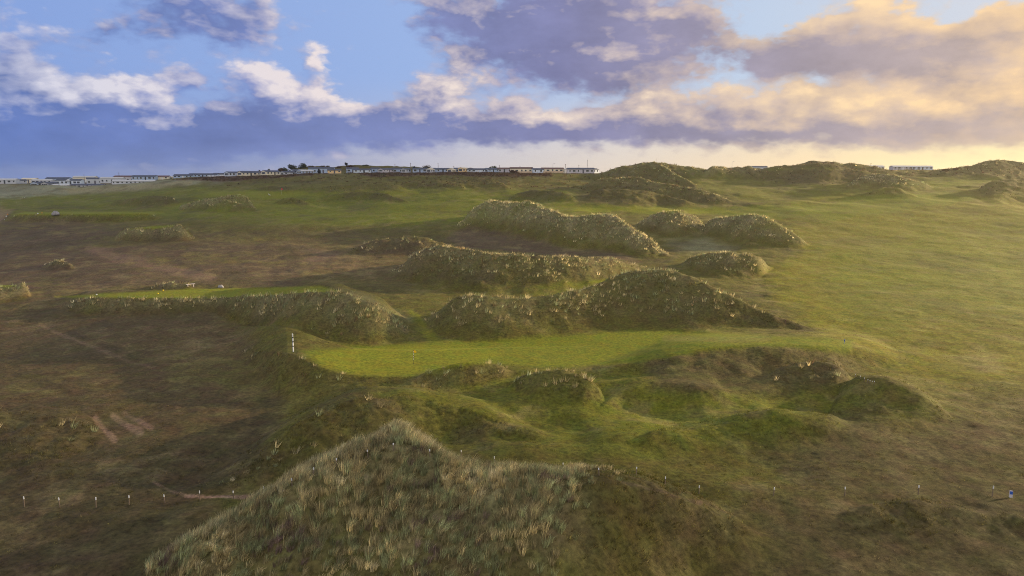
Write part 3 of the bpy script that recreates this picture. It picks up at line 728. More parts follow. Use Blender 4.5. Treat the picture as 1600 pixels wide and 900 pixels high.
def mesh_obj(name, bm, mats, parent=None, loc=(0, 0, 0), smooth=False):
    me = bpy.data.meshes.new(name); bmesh.ops.recalc_face_normals(bm, faces=bm.faces[:]); bm.to_mesh(me); bm.free()
    for m in (mats if isinstance(mats, (list, tuple)) else [mats]): me.materials.append(m)
    if smooth: me.polygons.foreach_set('use_smooth', np.ones(len(me.polygons), bool))
    o = bpy.data.objects.new(name, me); COL.objects.link(o); o.location = loc
    if parent: o.parent = parent
    return o
def box(bm, x0, x1, y0, y1, z0, z1, mat=0):
    v = [bm.verts.new((x, y, z)) for z in (z0, z1) for y in (y0, y1) for x in (x0, x1)]
    for f in ((0, 2, 3, 1), (4, 5, 7, 6), (0, 1, 5, 4), (2, 6, 7, 3), (0, 4, 6, 2), (1, 3, 7, 5)):
        bm.faces.new([v[i] for i in f]).material_index = mat
def tube(bm, p0, p1, r0, r1=None, seg=10, mat=0, cap=True):
    r1 = r0 if r1 is None else r1
    p0, p1 = Vector(p0), Vector(p1); d = (p1 - p0).normalized()
    a = d.orthogonal().normalized(); b = d.cross(a)
    A = [bm.verts.new(p0 + (a * math.cos(t) + b * math.sin(t)) * r0) for t in [2 * math.pi * i / seg for i in range(seg)]]
    B = [bm.verts.new(p1 + (a * math.cos(t) + b * math.sin(t)) * r1) for t in [2 * math.pi * i / seg for i in range(seg)]]
    for i in range(seg):
        bm.faces.new((A[i], A[(i + 1) % seg], B[(i + 1) % seg], B[i])).material_index = mat
    if cap:
        bm.faces.new(A[::-1]).material_index = mat; bm.faces.new(B).material_index = mat
def thing(name, label, cat, loc, rz=0.0, group=None):
    o = bpy.data.objects.new(name, None); COL.objects.link(o); o.location = loc; o.rotation_euler = (0, 0, rz); o.empty_display_size = 0.3
    return tag(o, label, cat, group)
def copy_tree(o, parent=None):
    c = o.copy(); COL.objects.link(c)
    if parent: c.parent = parent
    for ch in list(o.children): copy_tree(ch, c)
    return c

# --- static caravans of the holiday park along the skyline
# px0, px1, ridge py, distance, yaw (0 side on, 90 gable end towards us), wall, roof, label
def P3(px, py, Y):
    q, m = ray(px, py); return float(q) * Y, Y, CAM_H + float(m) * Y
CARAVANS = [
 (-14, 26, 279.0, 404, 4, 'white', 'rpale', 'white static caravan under a pale roof at the far left end of the park'),
 (24, 38, 280.3, 410, 60, 'white', 'slate', 'small white caravan turned end on beside the far left white one'),
 (36, 58, 278.3, 424, 0, 'cream', 'rcream', 'cream caravan with a sunlit cream roof behind the left front row'),
 (52, 82, 280.2, 412, 3, 'white', 'rpale', 'long white caravan behind the two little blue grey huts'),
 (55, 69, 284.0, 398, 80, 'blue', 'slate', 'little blue grey hut with a dark pointed roof, left of its twin'),
 (71, 84, 284.2, 398, 82, 'grey', 'slate', 'little grey hut with a dark pointed roof, right of its blue twin'),
 (74, 109, 277.2, 428, 0, 'blue', 'slate', 'long low caravan of which mainly the dark roof shows above the left front row'),
 (90, 128, 280.0, 408, 3, 'pale', 'slate', 'pale blue lodge with a small white gable in the middle of its dark roof'),
 (84, 109, 287.6, 396, 2, 'grey', 'rpale', 'low grey white caravan in front of the lodge with the middle gable'),
 (110, 162, 287.3, 399, 3, 'lilac', 'slate', 'low lilac grey caravan with a dark roof in the dip at the dune foot'),
 (136, 159, 277.6, 416, 30, 'white', 'slate', 'white caravan with two gables left of the long green roofed one'),
 (116, 150, 275.3, 440, 0, 'cream', 'rpale', 'pale roofed caravan under the thin mast on the left'),
 (159, 193, 276.8, 407, 4, 'white', 'rpale', 'long white caravan with four windows and a pale greenish roof'),
 (178, 242, 281.3, 397, 3, 'white', 'rpale', 'very long white caravan half sunk behind the grass bank'),
 (180, 212, 274.4, 436, 0, 'lilac', 'rbrown', 'caravan with a brown grey roof behind the long greenish roofed one'),
 (208, 244, 274.0, 420, 2, 'blue', 'slate', 'wide caravan with a big dark navy roof on the left of the skyline'),
 (244, 264, 274.4, 424, 10, 'cream', 'rbrown', 'short cream caravan with a brown roof next to the big navy roof'),
 (262, 278, 275.0, 430, 40, 'cream', 'rpale', 'small cream gabled caravan just showing over the grass bank'),
 (273, 302, 272.4, 424, 2, 'blue', 'slate', 'blue caravan with a long dark roof left of the double row of dark roofs'),
 (297, 340, 271.0, 432, 2, 'blue', 'slate', 'dark roofed caravan in the rear line above the brown scrub, left one'),
 (334, 358, 270.4, 436, 2, 'grey', 'slate', 'dark roofed caravan in the rear line above the brown scrub, right one'),
 (326, 343, 274.4, 408, 8, 'lilac', 'rpale', 'low lilac white caravan in front of the long dark roofs'),
 (342, 355, 273.2, 410, 50, 'pale', 'rpale', 'small pale caravan touching the left side of the blue gabled one'),
 (354, 375, 268.2, 402, 62, 'pale', 'slate', 'caravan with a pale blue gable end and a cream side, first on the rise'),
 (374, 404, 267.3, 402, 50, 'cream', 'slate', 'cream caravan with a dark roof and blue gable, second on the rise'),
 (403, 412, 267.8, 410, 20, 'brown', 'rbrown', 'small dark brown shed between two cream caravans'),
 (411, 435, 266.3, 402, 58, 'cream', 'slate', 'cream caravan with a blue gable end left of the dark trees'),
 (440, 460, 267.4, 400, 52, 'white', 'slate', 'small white caravan with a wide window below the dark trees'),
 (455, 478, 264.8, 410, 40, 'pale', 'slate', 'pale blue caravan with two gables behind the small white one'),
 (466, 488, 265.3, 404, 60, 'blue', 'rpale', 'blue caravan with a broad gable and white side below the trees'),
 (483, 522, 261.3, 416, 6, 'blue', 'slate', 'large blue lodge with the longest navy roof below the scrub hill'),
 (512, 533, 264.3, 402, 14, 'gold', 'slate', 'caravan end tinted warm as if sunlit in front of the large blue lodge'),
 (541, 560, 261.8, 418, 20, 'blue', 'slate', 'shaded blue caravan just right of the open gap in the row'),
 (553, 580, 263.6, 406, 5, 'pale', 'slate', 'pale blue caravan behind the grey scrub clump'),
 (579, 594, 262.0, 408, 30, 'blue', 'slate', 'blue caravan with two small dark windows next to a lilac gable'),
 (592, 613, 263.0, 404, 62, 'lilac', 'slate', 'caravan with a lilac grey gable end and short white chimney box'),
 (612, 630, 262.3, 410, 8, 'blue', 'slate', 'dark blue caravan between two pale gables'),
 (628, 641, 262.8, 402, 68, 'white', 'slate', 'white gabled caravan end left of the dark gap'),
 (645, 668, 262.4, 404, 4, 'blue', 'slate', 'plain blue caravan side under the round brown bush'),
 (667, 678, 263.2, 402, 72, 'white', 'rcream', 'white gable end with three dark panes right of the plain blue side'),
 (676, 702, 262.6, 408, 3, 'blue', 'slate', 'blue caravan side with a row of four small windows'),
 (700, 711, 263.6, 402, 72, 'cream', 'rcream', 'cream gable end right of the row of four small windows'),
 (709, 719, 262.2, 408, 10, 'blue', 'slate', 'narrow blue caravan side left of the sun-tinted yellow gable'),
 (717, 729, 261.6, 400, 66, 'gold', 'rcream', 'caravan with a yellow gable tinted as if lit by low sun'),
 (730, 758, 263.2, 404, 6, 'pale', 'slate', 'pale blue caravan with one black window right of the yellow gable'),
 (756, 779, 262.6, 408, 45, 'blue', 'slate', 'blue caravan with a small front gable left of the brown thicket'),
 (777, 799, 262.0, 412, 8, 'lilac', 'rbrown', 'lilac caravan with a brown roof behind the brown thicket'),
 (797, 832, 261.4, 402, 4, 'cream', 'rbrown', 'long cream caravan with brown decking in front of its side'),
 (831, 849, 263.0, 400, 12, 'pale', 'slate', 'low pale blue caravan with a dark door between two cream ones'),
 (846, 880, 262.0, 402, 5, 'cream', 'rbrown', 'cream caravan with a glazed bay end and maroon roof'),
 (878, 889, 263.2, 406, 40, 'white', 'rpale', 'small white caravan end left of the last long one'),
 (886, 928, 262.3, 400, 4, 'lilac', 'slate', 'long lilac white caravan with a navy roof against the big dune'),
 (920, 936, 263.2, 404, 55, 'pale', 'slate', 'pale caravan end half behind the flank of the big dune'),
 (1170, 1198, 259.5, 470, 3, 'pale', 'slate', 'caravan of which only the roof shows between the round hill and the terrace'),
 (1350, 1381, 258.6, 440, 12, 'white', 'rpale', 'white roofed caravan just showing over the right hand dune'),
 (1392, 1418, 258.8, 402, 5, 'lilac', 'rpale', 'left one of two white caravans standing end to end on the right skyline'),
 (1416, 1455, 259.0, 404, 3, 'pale', 'rpale', 'right one of two white caravans standing end to end on the right skyline'),
]
def caravan(px0, px1, pyt, D, yaw, wall, roof, label):
    xc, _, zt = P3((px0 + px1) / 2, pyt, D)
    wpx = (px1 - px0) / F * D
    a = math.radians(yaw)
    W = 3.7
    if yaw < 25: Ln = wpx / math.cos(a) - W * math.sin(a) * 0.6
    elif yaw > 75: W = wpx * 0.95; Ln = 8.0
    else:
        Ln = 8.5; W = 3.6
        k = wpx / (Ln * math.cos(a) + W * math.sin(a)); Ln *= k; W *= max(k, 0.8)
    Ln = max(Ln, 2.4)
    g = sheet_z(xc, D)
    H = min(max(zt - g, 2.9), 4.4)
    zg = zt - H
    hr = 0.16 * W + 0.1 if W < 5 else 0.7
    he = H - hr
    t = thing('static_caravan', label, 'caravan', (xc, D, zg), a, 'static caravans of the holiday park')
    down = min(g - zg, 0) - 1.0
    bm = bmesh.new(); box(bm, -Ln / 2, Ln / 2, -W / 2, W / 2, 0.45, he)
    # gable triangles close the ends under the roof
    for sx in (-1, 1):
        x = sx * Ln / 2
        v = [bm.verts.new(p) for p in ((x, -W / 2, he), (x, W / 2, he), (x, 0, H - 0.05))]
        bm.faces.new(v)
    # cladding battens
    k = int(Ln / 0.6)
    wo = mesh_obj('wall', bm, MT[wall], t)
    bm = bmesh.new(); box(bm, -Ln / 2 + 0.06, Ln / 2 - 0.06, -W / 2 + 0.06, W / 2 - 0.06, down, 0.447); mesh_obj('skirting', bm, MT['skirt'], t)
    bm = bmesh.new(); ov = 0.25; th = 0.10
    for sy in (-1, 1):
        y0 = sy * (W / 2 + ov); z0 = he - ov * (hr / (W / 2))
        pts = [(0, H - 0.02), (y0, z0), (y0, z0 + th), (0, H + th)]
        A = [bm.verts.new((-Ln / 2 - 0.2, y, z)) for y, z in pts]; B = [bm.verts.new((Ln / 2 + 0.2, y, z)) for y, z in pts]
        bm.faces.new(A[::-1]); bm.faces.new(B)
        for i in range(4): bm.faces.new((A[i], A[(i + 1) % 4], B[(i + 1) % 4], B[i]))
    mesh_obj('roof', bm, MT[roof], t)
    r = random.Random(int(px0 * 7 + px1))
    # windows of the long side that faces us
    wz0, wz1 = 1.25, min(2.25, he - 0.25)
    n = max(1, int(Ln / 2.3)); doors = 0
    for i in range(n):
        c = -Ln / 2 + Ln * (i + 0.5) / n + r.uniform(-0.25, 0.25)
        if n > 2 and i == n // 2 and doors == 0:
            doors = 1
            bm = bmesh.new(); box(bm, c - 0.42, c + 0.42, -W / 2 - 0.05, -W / 2 - 0.004, 0.5, min(2.45, he - 0.15)); mesh_obj('door', bm, MT[r.choice(['door', 'glass', 'trim'])], t)
            continue
        hw = r.choice([0.35, 0.5, 0.75])
        bm = bmesh.new(); box(bm, c - hw - 0.08, c + hw + 0.08, -W / 2 - 0.05, -W / 2 - 0.004, wz0 - 0.08, wz1 + 0.08); f = mesh_obj('window', bm, MT['trim'], t)
        bm = bmesh.new(); box(bm, c - hw, c + hw, -W / 2 - 0.075, -W / 2 - 0.053, wz0, wz1); mesh_obj('pane', bm, MT['glass'], f)
    if yaw > 15:   # glazed front end
        bm = bmesh.new(); x = -Ln / 2
        box(bm, x - 0.05, x - 0.004, -W * 0.40, W * 0.40, 0.95, min(2.4, he - 0.1)); f = mesh_obj('front_window', bm, MT['trim'], t)
        for k in range(3):
            y0 = -W * 0.36 + k * W * 0.25
            bm = bmesh.new(); box(bm, x - 0.075, x - 0.053, y0, y0 + W * 0.21, 1.05, min(2.3, he - 0.2)); mesh_obj('pane', bm, MT['glass'], f)
    if 'decking' in label or 'bay end' in label:
        bm = bmesh.new(); box(bm, -Ln / 2 + 0.5, Ln / 2 - 0.5, -W / 2 - 2.2, -W / 2 - 0.09, 0.40, 0.52)
        for i in range(int(Ln / 1.2)):
            x = -Ln / 2 + 0.6 + i * 1.2; box(bm, x - 0.05, x + 0.05, -W / 2 - 2.18, -W / 2 - 2.08, down, 1.4)
        box(bm, -Ln / 2 + 0.55, Ln / 2 - 0.55, -W / 2 - 2.245, -W / 2 - 2.185, 0.53, 1.45)
        mesh_obj('decking', bm, MT['tan'], t)
    if 'middle gable' in label or 'in the middle of its dark roof' in label:
        bm = bmesh.new()
        v = [bm.verts.new(p) for p in ((-1.5, -W / 2 - 0.5, he - 0.5), (1.5, -W / 2 - 0.5, he - 0.5), (0, -W / 2 - 0.5, H + 0.1), (-1.5, 0, he - 0.5), (1.5, 0, he - 0.5), (0, 0, H + 0.1))]
        for f in ((0, 1, 2), (3, 5, 4), (0, 2, 5, 3), (1, 4, 5, 2), (0, 3, 4, 1)): bm.faces.new([v[i] for i in f])
        mesh_obj('dormer', bm, MT['white'], t)
    return t
for c_ in CARAVANS: caravan(*c_)

# --- lamp posts and masts of the park
def lamp_post(px, pyt, D, label, arm=True):
    x, y, zt = P3(px, pyt, D); g = sheet_z(x, y); h = max(zt - g, 3.0); g = zt - h
    t = thing('lamp_post', label, 'lamp post', (x, y, g), 0, 'poles along the caravan park')
    bm = bmesh.new(); tube(bm, (0, 0, -0.5), (0, 0, h), 0.10, 0.06, 8); mesh_obj('pole', bm, MT['steel'], t)
    bm = bmesh.new(); tube(bm, (0, 0, h), (0.9, 0, h + 0.25), 0.05, 0.04, 6); mesh_obj('arm', bm, MT['steel'], t)
    bm = bmesh.new(); box(bm, 0.75, 1.35, -0.14, 0.14, h + 0.20, h + 0.36); mesh_obj('lamp_head', bm, MT['grey'], t)
def telegraph_pole(px, pyt, D, label):
    x, y, zt = P3(px, pyt, D); g = sheet_z(x, y); h = max(zt - g, 3.0); g = zt - h
    t = thing('utility_pole', label, 'pole', (x, y, g), 0, 'poles along the caravan park')
    bm = bmesh.new(); tube(bm, (0, 0, -0.5), (0, 0, h), 0.15, 0.10, 8); mesh_obj('pole', bm, MT['wood'], t)
    bm = bmesh.new(); box(bm, -0.35, 0.35, -0.05, 0.05, h - 0.40, h - 0.26); mesh_obj('crossarm', bm, MT['wood'], t)
lamp_post(864, 256.0, 420, 'curved lamp post behind the cream caravan with the maroon roof')
for px, py, lb in ((883.5, 256.3, 'thin pole with a dark head above the gap left of the last long caravan'), (904.5, 257.5, 'thin pole above the navy roof of the last long caravan'),
                   (641.5, 254.5, 'tall dark pole left of the round brown bush'), (684.5, 255.0, 'tall dark pole right of the round brown bush'), (780.5, 258.2, 'short pole right of the dark bush'),
                   (812.5, 259.0, 'short pole above the long cream caravan'), (709, 259.3, 'short pole left of the sun-tinted yellow gable'), (617, 256.5, 'pole with a light head behind the blue row left of the brown bush'),
                   (185.5, 269.5, 'thin pole over the far left caravans'), (131, 272.5, 'short mast over the pale roofed caravan on the left'), (1361, 254.5, 'thin pole beside the white roofed caravan on the right')):
    telegraph_pole(px, py, 424, lb)
lamp_post(1144, 253.0, 440, 'lamp post standing behind the round hill')
def mast(px, pyt, D, label):
    x, y, zt = P3(px, pyt, D); g = sheet_z(x, y); h = max(zt - g, 5.0); g = zt - h
    t = thing('radio_mast', label, 'mast', (x, y, g))
    bm = bmesh.new()
    for k in range(3):
        a = 2 * math.pi * k / 3
        tube(bm, (0.45 * math.cos(a), 0.45 * math.sin(a), -0.5), (0.12 * math.cos(a), 0.12 * math.sin(a), h * 0.9), 0.05, 0.04, 6)
    n = 12
    for i in range(n):
        for k in range(3):
            a, b = 2 * math.pi * k / 3, 2 * math.pi * (k + 1) / 3
            z0, z1 = h * 0.9 * i / n, h * 0.9 * (i + 1) / n
            r0, r1 = 0.45 - 0.33 * i / n, 0.45 - 0.33 * (i + 1) / n
            tube(bm, (r0 * math.cos(a), r0 * math.sin(a), z0), (r1 * math.cos(b), r1 * math.sin(b), z1), 0.025, 0.025, 4)
    mesh_obj('lattice', bm, MT['steel'], t)
    bm = bmesh.new(); tube(bm, (0, 0, h * 0.88), (0, 0, h), 0.06, 0.03, 6); mesh_obj('aerial', bm, MT['steel'], t)
mast(918, 248.0, 440, 'tall lattice mast behind the last long caravan, the tallest on the skyline')
mast(1025.5, 245.0, 520, 'faint thin mast rising behind the top of the big skyline dune')

# --- bushes and small trees
def leaf_material(name, col):
    m, nt, out = new_mat(name); N, L = nt.nodes, nt.links
    d = N.new('ShaderNodeBsdfDiffuse'); t = N.new('ShaderNodeBsdfTranslucent'); mx = N.new('ShaderNodeMixShader'); mx.inputs[0].default_value = 0.25
    n = N.new('ShaderNodeTexNoise'); n.inputs['Scale'].default_value = 1.4; n.inputs['Detail'].default_value = 5
    g = N.new('ShaderNodeNewGeometry'); L.new(g.outputs['Position'], n.inputs['Vector'])
    r = N.new('ShaderNodeValToRGB'); r.color_ramp.elements[0].position = 0.3; r.color_ramp.elements[1].position = 0.7
    r.color_ramp.elements[0].color = (*[c * 0.6 for c in col], 1); r.color_ramp.elements[1].color = (*[c * 1.4 for c in col], 1)
    L.new(n.outputs['Fac'], r.inputs[0]); L.new(r.outputs[0], d.inputs['Color']); L.new(r.outputs[0], t.inputs['Color'])
    L.new(d.outputs[0], mx.inputs[1]); L.new(t.outputs[0], mx.inputs[2]); L.new(mx.outputs[0], out.inputs['Surface'])
    return m
LEAF = dict(green=leaf_material('dark_leaves', (0.052, 0.060, 0.022)), brown=leaf_material('brown_leaves', (0.10, 0.075, 0.028)), russet=leaf_material('russet_leaves', (0.085, 0.040, 0.022)), black=leaf_material('blackish_leaves', (0.022, 0.026, 0.022)))
def bush(px, pyt, pyb, wpx, D, mat, label, name='bush', cat='bush', group='bushes among the caravans', n=900):
    x, y, zt = P3(px, pyt, D); _, _, zb = P3(px, pyb, D)
    g = min(zb, sheet_z(x, y)) if abs(zb - sheet_z(x, y)) < 4 else sheet_z(x, y)
    h = zt - g; w = wpx / F * D / 2; d = w * 0.8
    t = thing(name, label, cat, (x, y, g), 0, group)
    r = np.random.default_rng(int(px * 10))
    # lobes of different size, leaves spread through them
    k = 7
    lobes = np.stack([r.uniform(-0.65, 0.65, k) * w, r.uniform(-0.6, 0.6, k) * d, h * r.uniform(0.40, 0.72, k), r.uniform(0.32, 0.5, k)], 1)
    lobes[0] = (0, 0, h * 0.62, 0.5)
    which = r.integers(0, k, n); u = r.normal(size=(n, 3)); u /= np.linalg.norm(u, axis=1)[:, None]; u *= (r.random(n) ** 0.4)[:, None]
    L_ = lobes[which]
    c = L_[:, :3] + u * np.stack([L_[:, 3] * w, L_[:, 3] * d, L_[:, 3] * h * 0.75], 1)
    c[:, 2] = np.clip(c[:, 2], 0.05, h)
    s = 0.10 + 0.035 * h + 0.12 * r.random(n)
    a = r.normal(size=(n, 3)); a /= np.linalg.norm(a, axis=1)[:, None]; b = np.cross(a, r.normal(size=(n, 3))); b /= np.linalg.norm(b, axis=1)[:, None]
    a *= s[:, None]; b *= s[:, None] * 0.6
    vs = np.stack([c - a, c + b, c + a, c - b], 1).reshape(-1, 3); q = np.arange(n * 4).reshape(-1, 4)
    me = mesh_from('crown', vs, [q], smooth=False); me.materials.append(LEAF[mat]); o = bpy.data.objects.new('crown', me); COL.objects.link(o); o.parent = t
    bm = bmesh.new()
    for i in range(k):
        tube(bm, (r.uniform(-.15, .15), r.uniform(-.15, .15), -0.6), tuple(lobes[i, :3]), 0.05 + 0.02 * h, 0.03, 6)
    mesh_obj('trunk', bm, MT['wood'], t)
    return t
for a in [(472, 254.5, 266, 17, 452, 'green', 'tallest dark green tree on the scrub hill behind the caravans'), (456, 256.5, 267, 16, 450, 'green', 'dark green tree just left of the tallest one on the scrub hill'),
          (444, 261, 268, 15, 430, 'green', 'lower dark bush at the left foot of the scrub hill'), (438, 262.5, 268, 7, 424, 'russet', 'small reddish bush at the left edge of the dark trees'),
          (487, 258.5, 265, 18, 453, 'brown', 'brown bush right of the tallest tree on the scrub hill'), (507, 258.3, 264, 18, 454, 'brown', 'flat brown bush above the large blue lodge'),
          (498.5, 264.2, 271.5, 5, 398, 'black', 'small dark tree in front of the large blue lodge'), (419.5, 264.0, 269, 5.5, 420, 'green', 'little dark bush left of the dark trees by a cream caravan'),
          (405, 265.8, 270, 4.5, 420, 'green', 'tiny dark bush above the brown shed'), (572, 257.0, 262, 12, 454, 'green', 'low dark green bush on top of the scrub hill right of the round one'),
          (530, 259.5, 264, 10, 453, 'russet', 'reddish bush on the scrub hill left of the round one'), (541, 254.0, 259.5, 4.5, 455, 'black', 'small round blackish bush alone on top of the scrub hill'),
          (548, 257.5, 263, 16, 453, 'russet', 'rusty brown bush below the small round blackish one'), (664, 257.5, 264, 20, 424, 'brown', 'round brown bush behind the plain blue caravan side'),
          (646.5, 259.6, 263.5, 4, 424, 'black', 'tiny dark bush left of the round brown one'), (771, 259.2, 264, 18, 424, 'green', 'dark flat topped bush behind the blue caravan with a small front gable'),
          (801, 265.5, 274, 20, 396, 'russet', 'brown thicket in front of the long cream caravan'), (1495, 262, 267, 14, 380, 'russet', 'reddish brown scrub on the right skyline beside the white caravans'),
          (1478, 264, 268, 14, 378, 'russet', 'low reddish scrub right of the two white caravans')]:
    bush(*a)

# --- white topped marker posts
def marker_proto():
    t = thing('marker_post', '', 'post', (0, 0, 0), 0, 'white topped marker posts')
    bm = bmesh.new(); tube(bm, (0, 0, -0.3), (0.005, 0, 0.62), 0.042, 0.038, 10); mesh_obj('stake', bm, MT['wood'], t, smooth=False)
    bm = bmesh.new(); tube(bm, (0.005, 0, 0.61), (0.007, 0, 0.79), 0.046, 0.044, 12); tube(bm, (0.007, 0, 0.79), (0.007, 0, 0.81), 0.044, 0.03, 12); mesh_obj('cap', bm, MT['cap'], t)
    return t
PROTO = None
def marker(px, pyt, pyb, label, h=None, wide=1.0):
    global PROTO
    x, y, z = spot(px, pyb)
    slant = math.sqrt(x * x + y * y + (CAM_H - z) ** 2)
    k = h or np.clip((pyb - pyt) * slant / F / 0.80, 0.75, 1.25)
    o = marker_proto() if PROTO is None else copy_tree(PROTO)
    if PROTO is None: PROTO = o
    o.location = (x, y, z); r = random.Random(px)
    o.scale = (wide, wide, float(k)); o.rotation_euler = (r.uniform(-.05, .05), r.uniform(-.07, .07), r.uniform(0, 3))
    o['label'] = label
MARKERS = [
 (38.5, 779, 792.5, 'white topped post at the far left of the front row'), (93.5, 780, 793, 'white topped post second from the left end of the front row'),
 (150, 779, 793, 'white topped post third from the left end, on the dark plain'), (202, 776, 789, 'white topped post fourth from the left end with a brown tuft at its foot'),
 (257.5, 774, 786, 'greyish topped post just left of the start of the bare path'), (312.5, 768, 782, 'white topped post in front of the left part of the bare path'),
 (365, 768, 779, 'white topped post at the right part of the bare path'), (412, 761, 773, 'white topped post low on the left flank of the front dune'),
 (456.5, 752, 760, 'half hidden post behind the lower left ridge of the front dune'), (490, 734, 743, 'post peeping over the left ridge of the front dune'),
 (525.5, 720, 728, 'post peeping over the left ridge nearest below the dune top'), (575, 706, 715, 'white topped post in the tall grass left of the dune top'),
 (615, 693, 704, 'highest white topped post on the crown of the front dune'), (672, 702, 714, 'white topped post just right of the crown of the front dune'),
 (721, 703, 715, 'white topped post behind the notch in the front dune'), (773, 713, 727, 'white topped post on the grass right of the notch'),
 (879.5, 723, 734, 'white topped post above the golden tuft on the right ridge'), (936, 731, 743, 'white topped post left of the small brown knoll'),
 (994, 730, 742.5, 'white topped post on top of the small brown knoll'), (1039, 745, 758, 'white topped post right of the small brown knoll'),
 (1092, 759, 772, 'white topped post at the lower end of the right hand path'), (1208.5, 762, 775, 'lone white topped post right of the right hand path'),
 (1320, 762, 775, 'white topped post in the middle of the right hand lawn edge'), (1434.5, 760, 773, 'white topped post above the green hollow on the right'),
 (1550, 762, 776, 'white topped post next to the blue and white sign')]
for px, a, b, lb in MARKERS: marker(px, a, b, lb)
HUMP = [(1336.5, 584.5, 'top left marker post of the short line on the golden hump'), (1343.8, 588, 'second marker post down the short line on the golden hump'), (1350.5, 591, 'third marker post down the short line on the golden hump'),
        (1355.5, 593.5, 'middle marker post of the short line on the golden hump'), (1359.2, 595, 'fifth marker post down the short line on the golden hump'), (1362.3, 596, 'sixth marker post down the short line on the golden hump'),
        (1365.8, 596.5, 'lowest right marker post of the short line on the golden hump')]
for px, a, lb in HUMP: marker(px, a, a + 4.6, lb, 0.55, 0.8)
for px, a, lb in [(25.3, 316, 'nearest marker post of the far line by the left fairway'), (31.7, 311, 'marker post second nearest in the far line by the left fairway'), (35, 309.3, 'marker post with a tan top in the middle of the far left line'),
                  (38.5, 308.6, 'marker post close right of the tan topped one in the far left line'), (41, 306.2, 'upper marker post of the far left line'), (51.5, 302.6, 'farthest marker post of the far left line, at the pale grass edge')]:
    marker(px, a, a + 2.6, lb, 1.15)
marker(1179.5, 332.5, 337.5, 'single white marker post on the crest of the right marram ridge', 1.2)
marker(7.3, 342, 346, 'white marker post at the left foot of the far tee', 1.0)

# --- striped aiming pole, flags
x, y, z = spot(458.5, 550.5)
sl_ = math.sqrt(x * x + y * y + (CAM_H - z) ** 2)
t = thing('striped_pole', 'tall black and white striped pole at the left end of the green', 'pole', (x, y, z))
h = 28.0 * sl_ / F
bm = bmesh.new()
for k, (a, b, m_) in enumerate([(-0.05, 0.03, 1), (0.03, 0.31, 0), (0.31, 0.36, 1), (0.36, 0.54, 0), (0.54, 0.60, 1), (0.60, 0.77, 0), (0.77, 0.83, 1), (0.83, 1.0, 0)]):
    tube(bm, (0, 0, a * h), (0, 0, b * h), 0.085, 0.085, 14, m_, cap=(k in (0, 7)))
mesh_obj('pole', bm, [MT['cap'], MT['black']], t)
bm = bmesh.new(); tube(bm, (0, 0, h), (0, 0, h + 0.03), 0.085, 0.04, 14); mesh_obj('pole_top', bm, MT['cap'], t)

def flagstick(px, pyt, pyb, cloth, label, stripes, fpx):
    x, y, z = spot(px, pyb); s_ = math.sqrt(x * x + y * y + (CAM_H - z) ** 2); h = (pyb - pyt) * s_ / F
    t = thing('flagstick', label, 'golf flag', (x, y, z))
    bm = bmesh.new(); n = 12
    for i in range(n):
        a, b = -0.05 + (h + 0.05) * i / n, -0.05 + (h + 0.05) * (i + 1) / n
        tube(bm, (0, 0, a), (0, 0, b), 0.022, 0.022, 8, (1 if (stripes and (i < 4 or i % 2 == 1)) else 0), cap=(i in (0, n - 1)))
    mesh_obj('pole', bm, [MT['cap'], MT['black']], t)
    bm = bmesh.new(); W = fpx * s_ / F; Hh = W * 1.1; g = []
    for i in range(9):
        u = i / 8
        hh = Hh * (1 - 0.45 * u)
        yv = 0.06 * math.sin(u * 6) * u
        g.append([bm.verts.new((0.02 + W * u, yv, h - 0.02 - (Hh - hh) / 2 - hh * v - 0.10 * u * u)) for v in (0, 0.33, 0.66, 1)])
    for i in range(8):
        for j in range(3): bm.faces.new((g[i][j], g[i][j + 1], g[i + 1][j + 1], g[i + 1][j]))
    mesh_obj('flag', bm, MT[cloth], t, smooth=True)
    o = t.children[-1]; md = o.modifiers.new('solid', 'SOLIDIFY'); md.thickness = 0.008
    bm = bmesh.new(); tube(bm, (0, 0, -0.03), (0, 0, 0.012), 0.10, 0.10, 16); mesh_obj('hole', bm, MT['black'], t)
flagstick(646.5, 546.3, 569, 'yellow', 'thin striped flagstick with a yellow flag on the near green', True, 4.0)
flagstick(439.7, 294.6, 304, 'red', 'thin flagstick with a red flag on the far green', False, 2.4)

# --- bench, stones, tee markers, signs
x, y, z = spot(298.0, 447.5)
t = thing('bench', 'bleached timber bench without a back beside the tee', 'bench', (x, y, z), math.radians(38))
bm = bmesh.new()
for k in range(3): box(bm, -0.95, 0.95, -0.24 + 0.165 * k, -0.09 + 0.165 * k, 0.50, 0.57)
mesh_obj('seat', bm, MT['bench'], t)
for sx in (-0.62, 0.62):
    bm = bmesh.new(); box(bm, sx - 0.06, sx + 0.06, -0.20, 0.20, -0.2, 0.497); mesh_obj('leg', bm, MT['bench'], t)
def boulder(px, pyb, wpx, hpx, label, seed):
    x, y, z = spot(px, pyb); s_ = math.sqrt(x * x + y * y + (CAM_H - z) ** 2); w = wpx * s_ / F / 2; h = hpx * s_ / F
    bm = bmesh.new(); bmesh.ops.create_icosphere(bm, subdivisions=4, radius=1)
    from mathutils import noise as mn
    for v in bm.verts:
        p = v.co.copy(); n = 1 + 0.28 * mn.noise(p * 1.2 + Vector((seed, 0, 0))) + 0.10 * mn.noise(p * 3.5 + Vector((0, seed, 0)))
        q = p * n
        for a in (Vector((0.8, -0.2, 0.55)), Vector((-0.6, -0.5, 0.6)), Vector((0.1, -0.9, 0.35))):
            a = a.normalized(); dd = q.dot(a) - 0.80
            if dd > 0: q -= a * dd * 0.85
        v.co = Vector((q.x * w * 1.05, q.y * w * 0.8, q.z * h * 0.62 + h * 0.36))
    o = mesh_obj('boulder', bm, MT['stone'], None, (x, y, z), smooth=True)
    tag(o, label, 'stone')
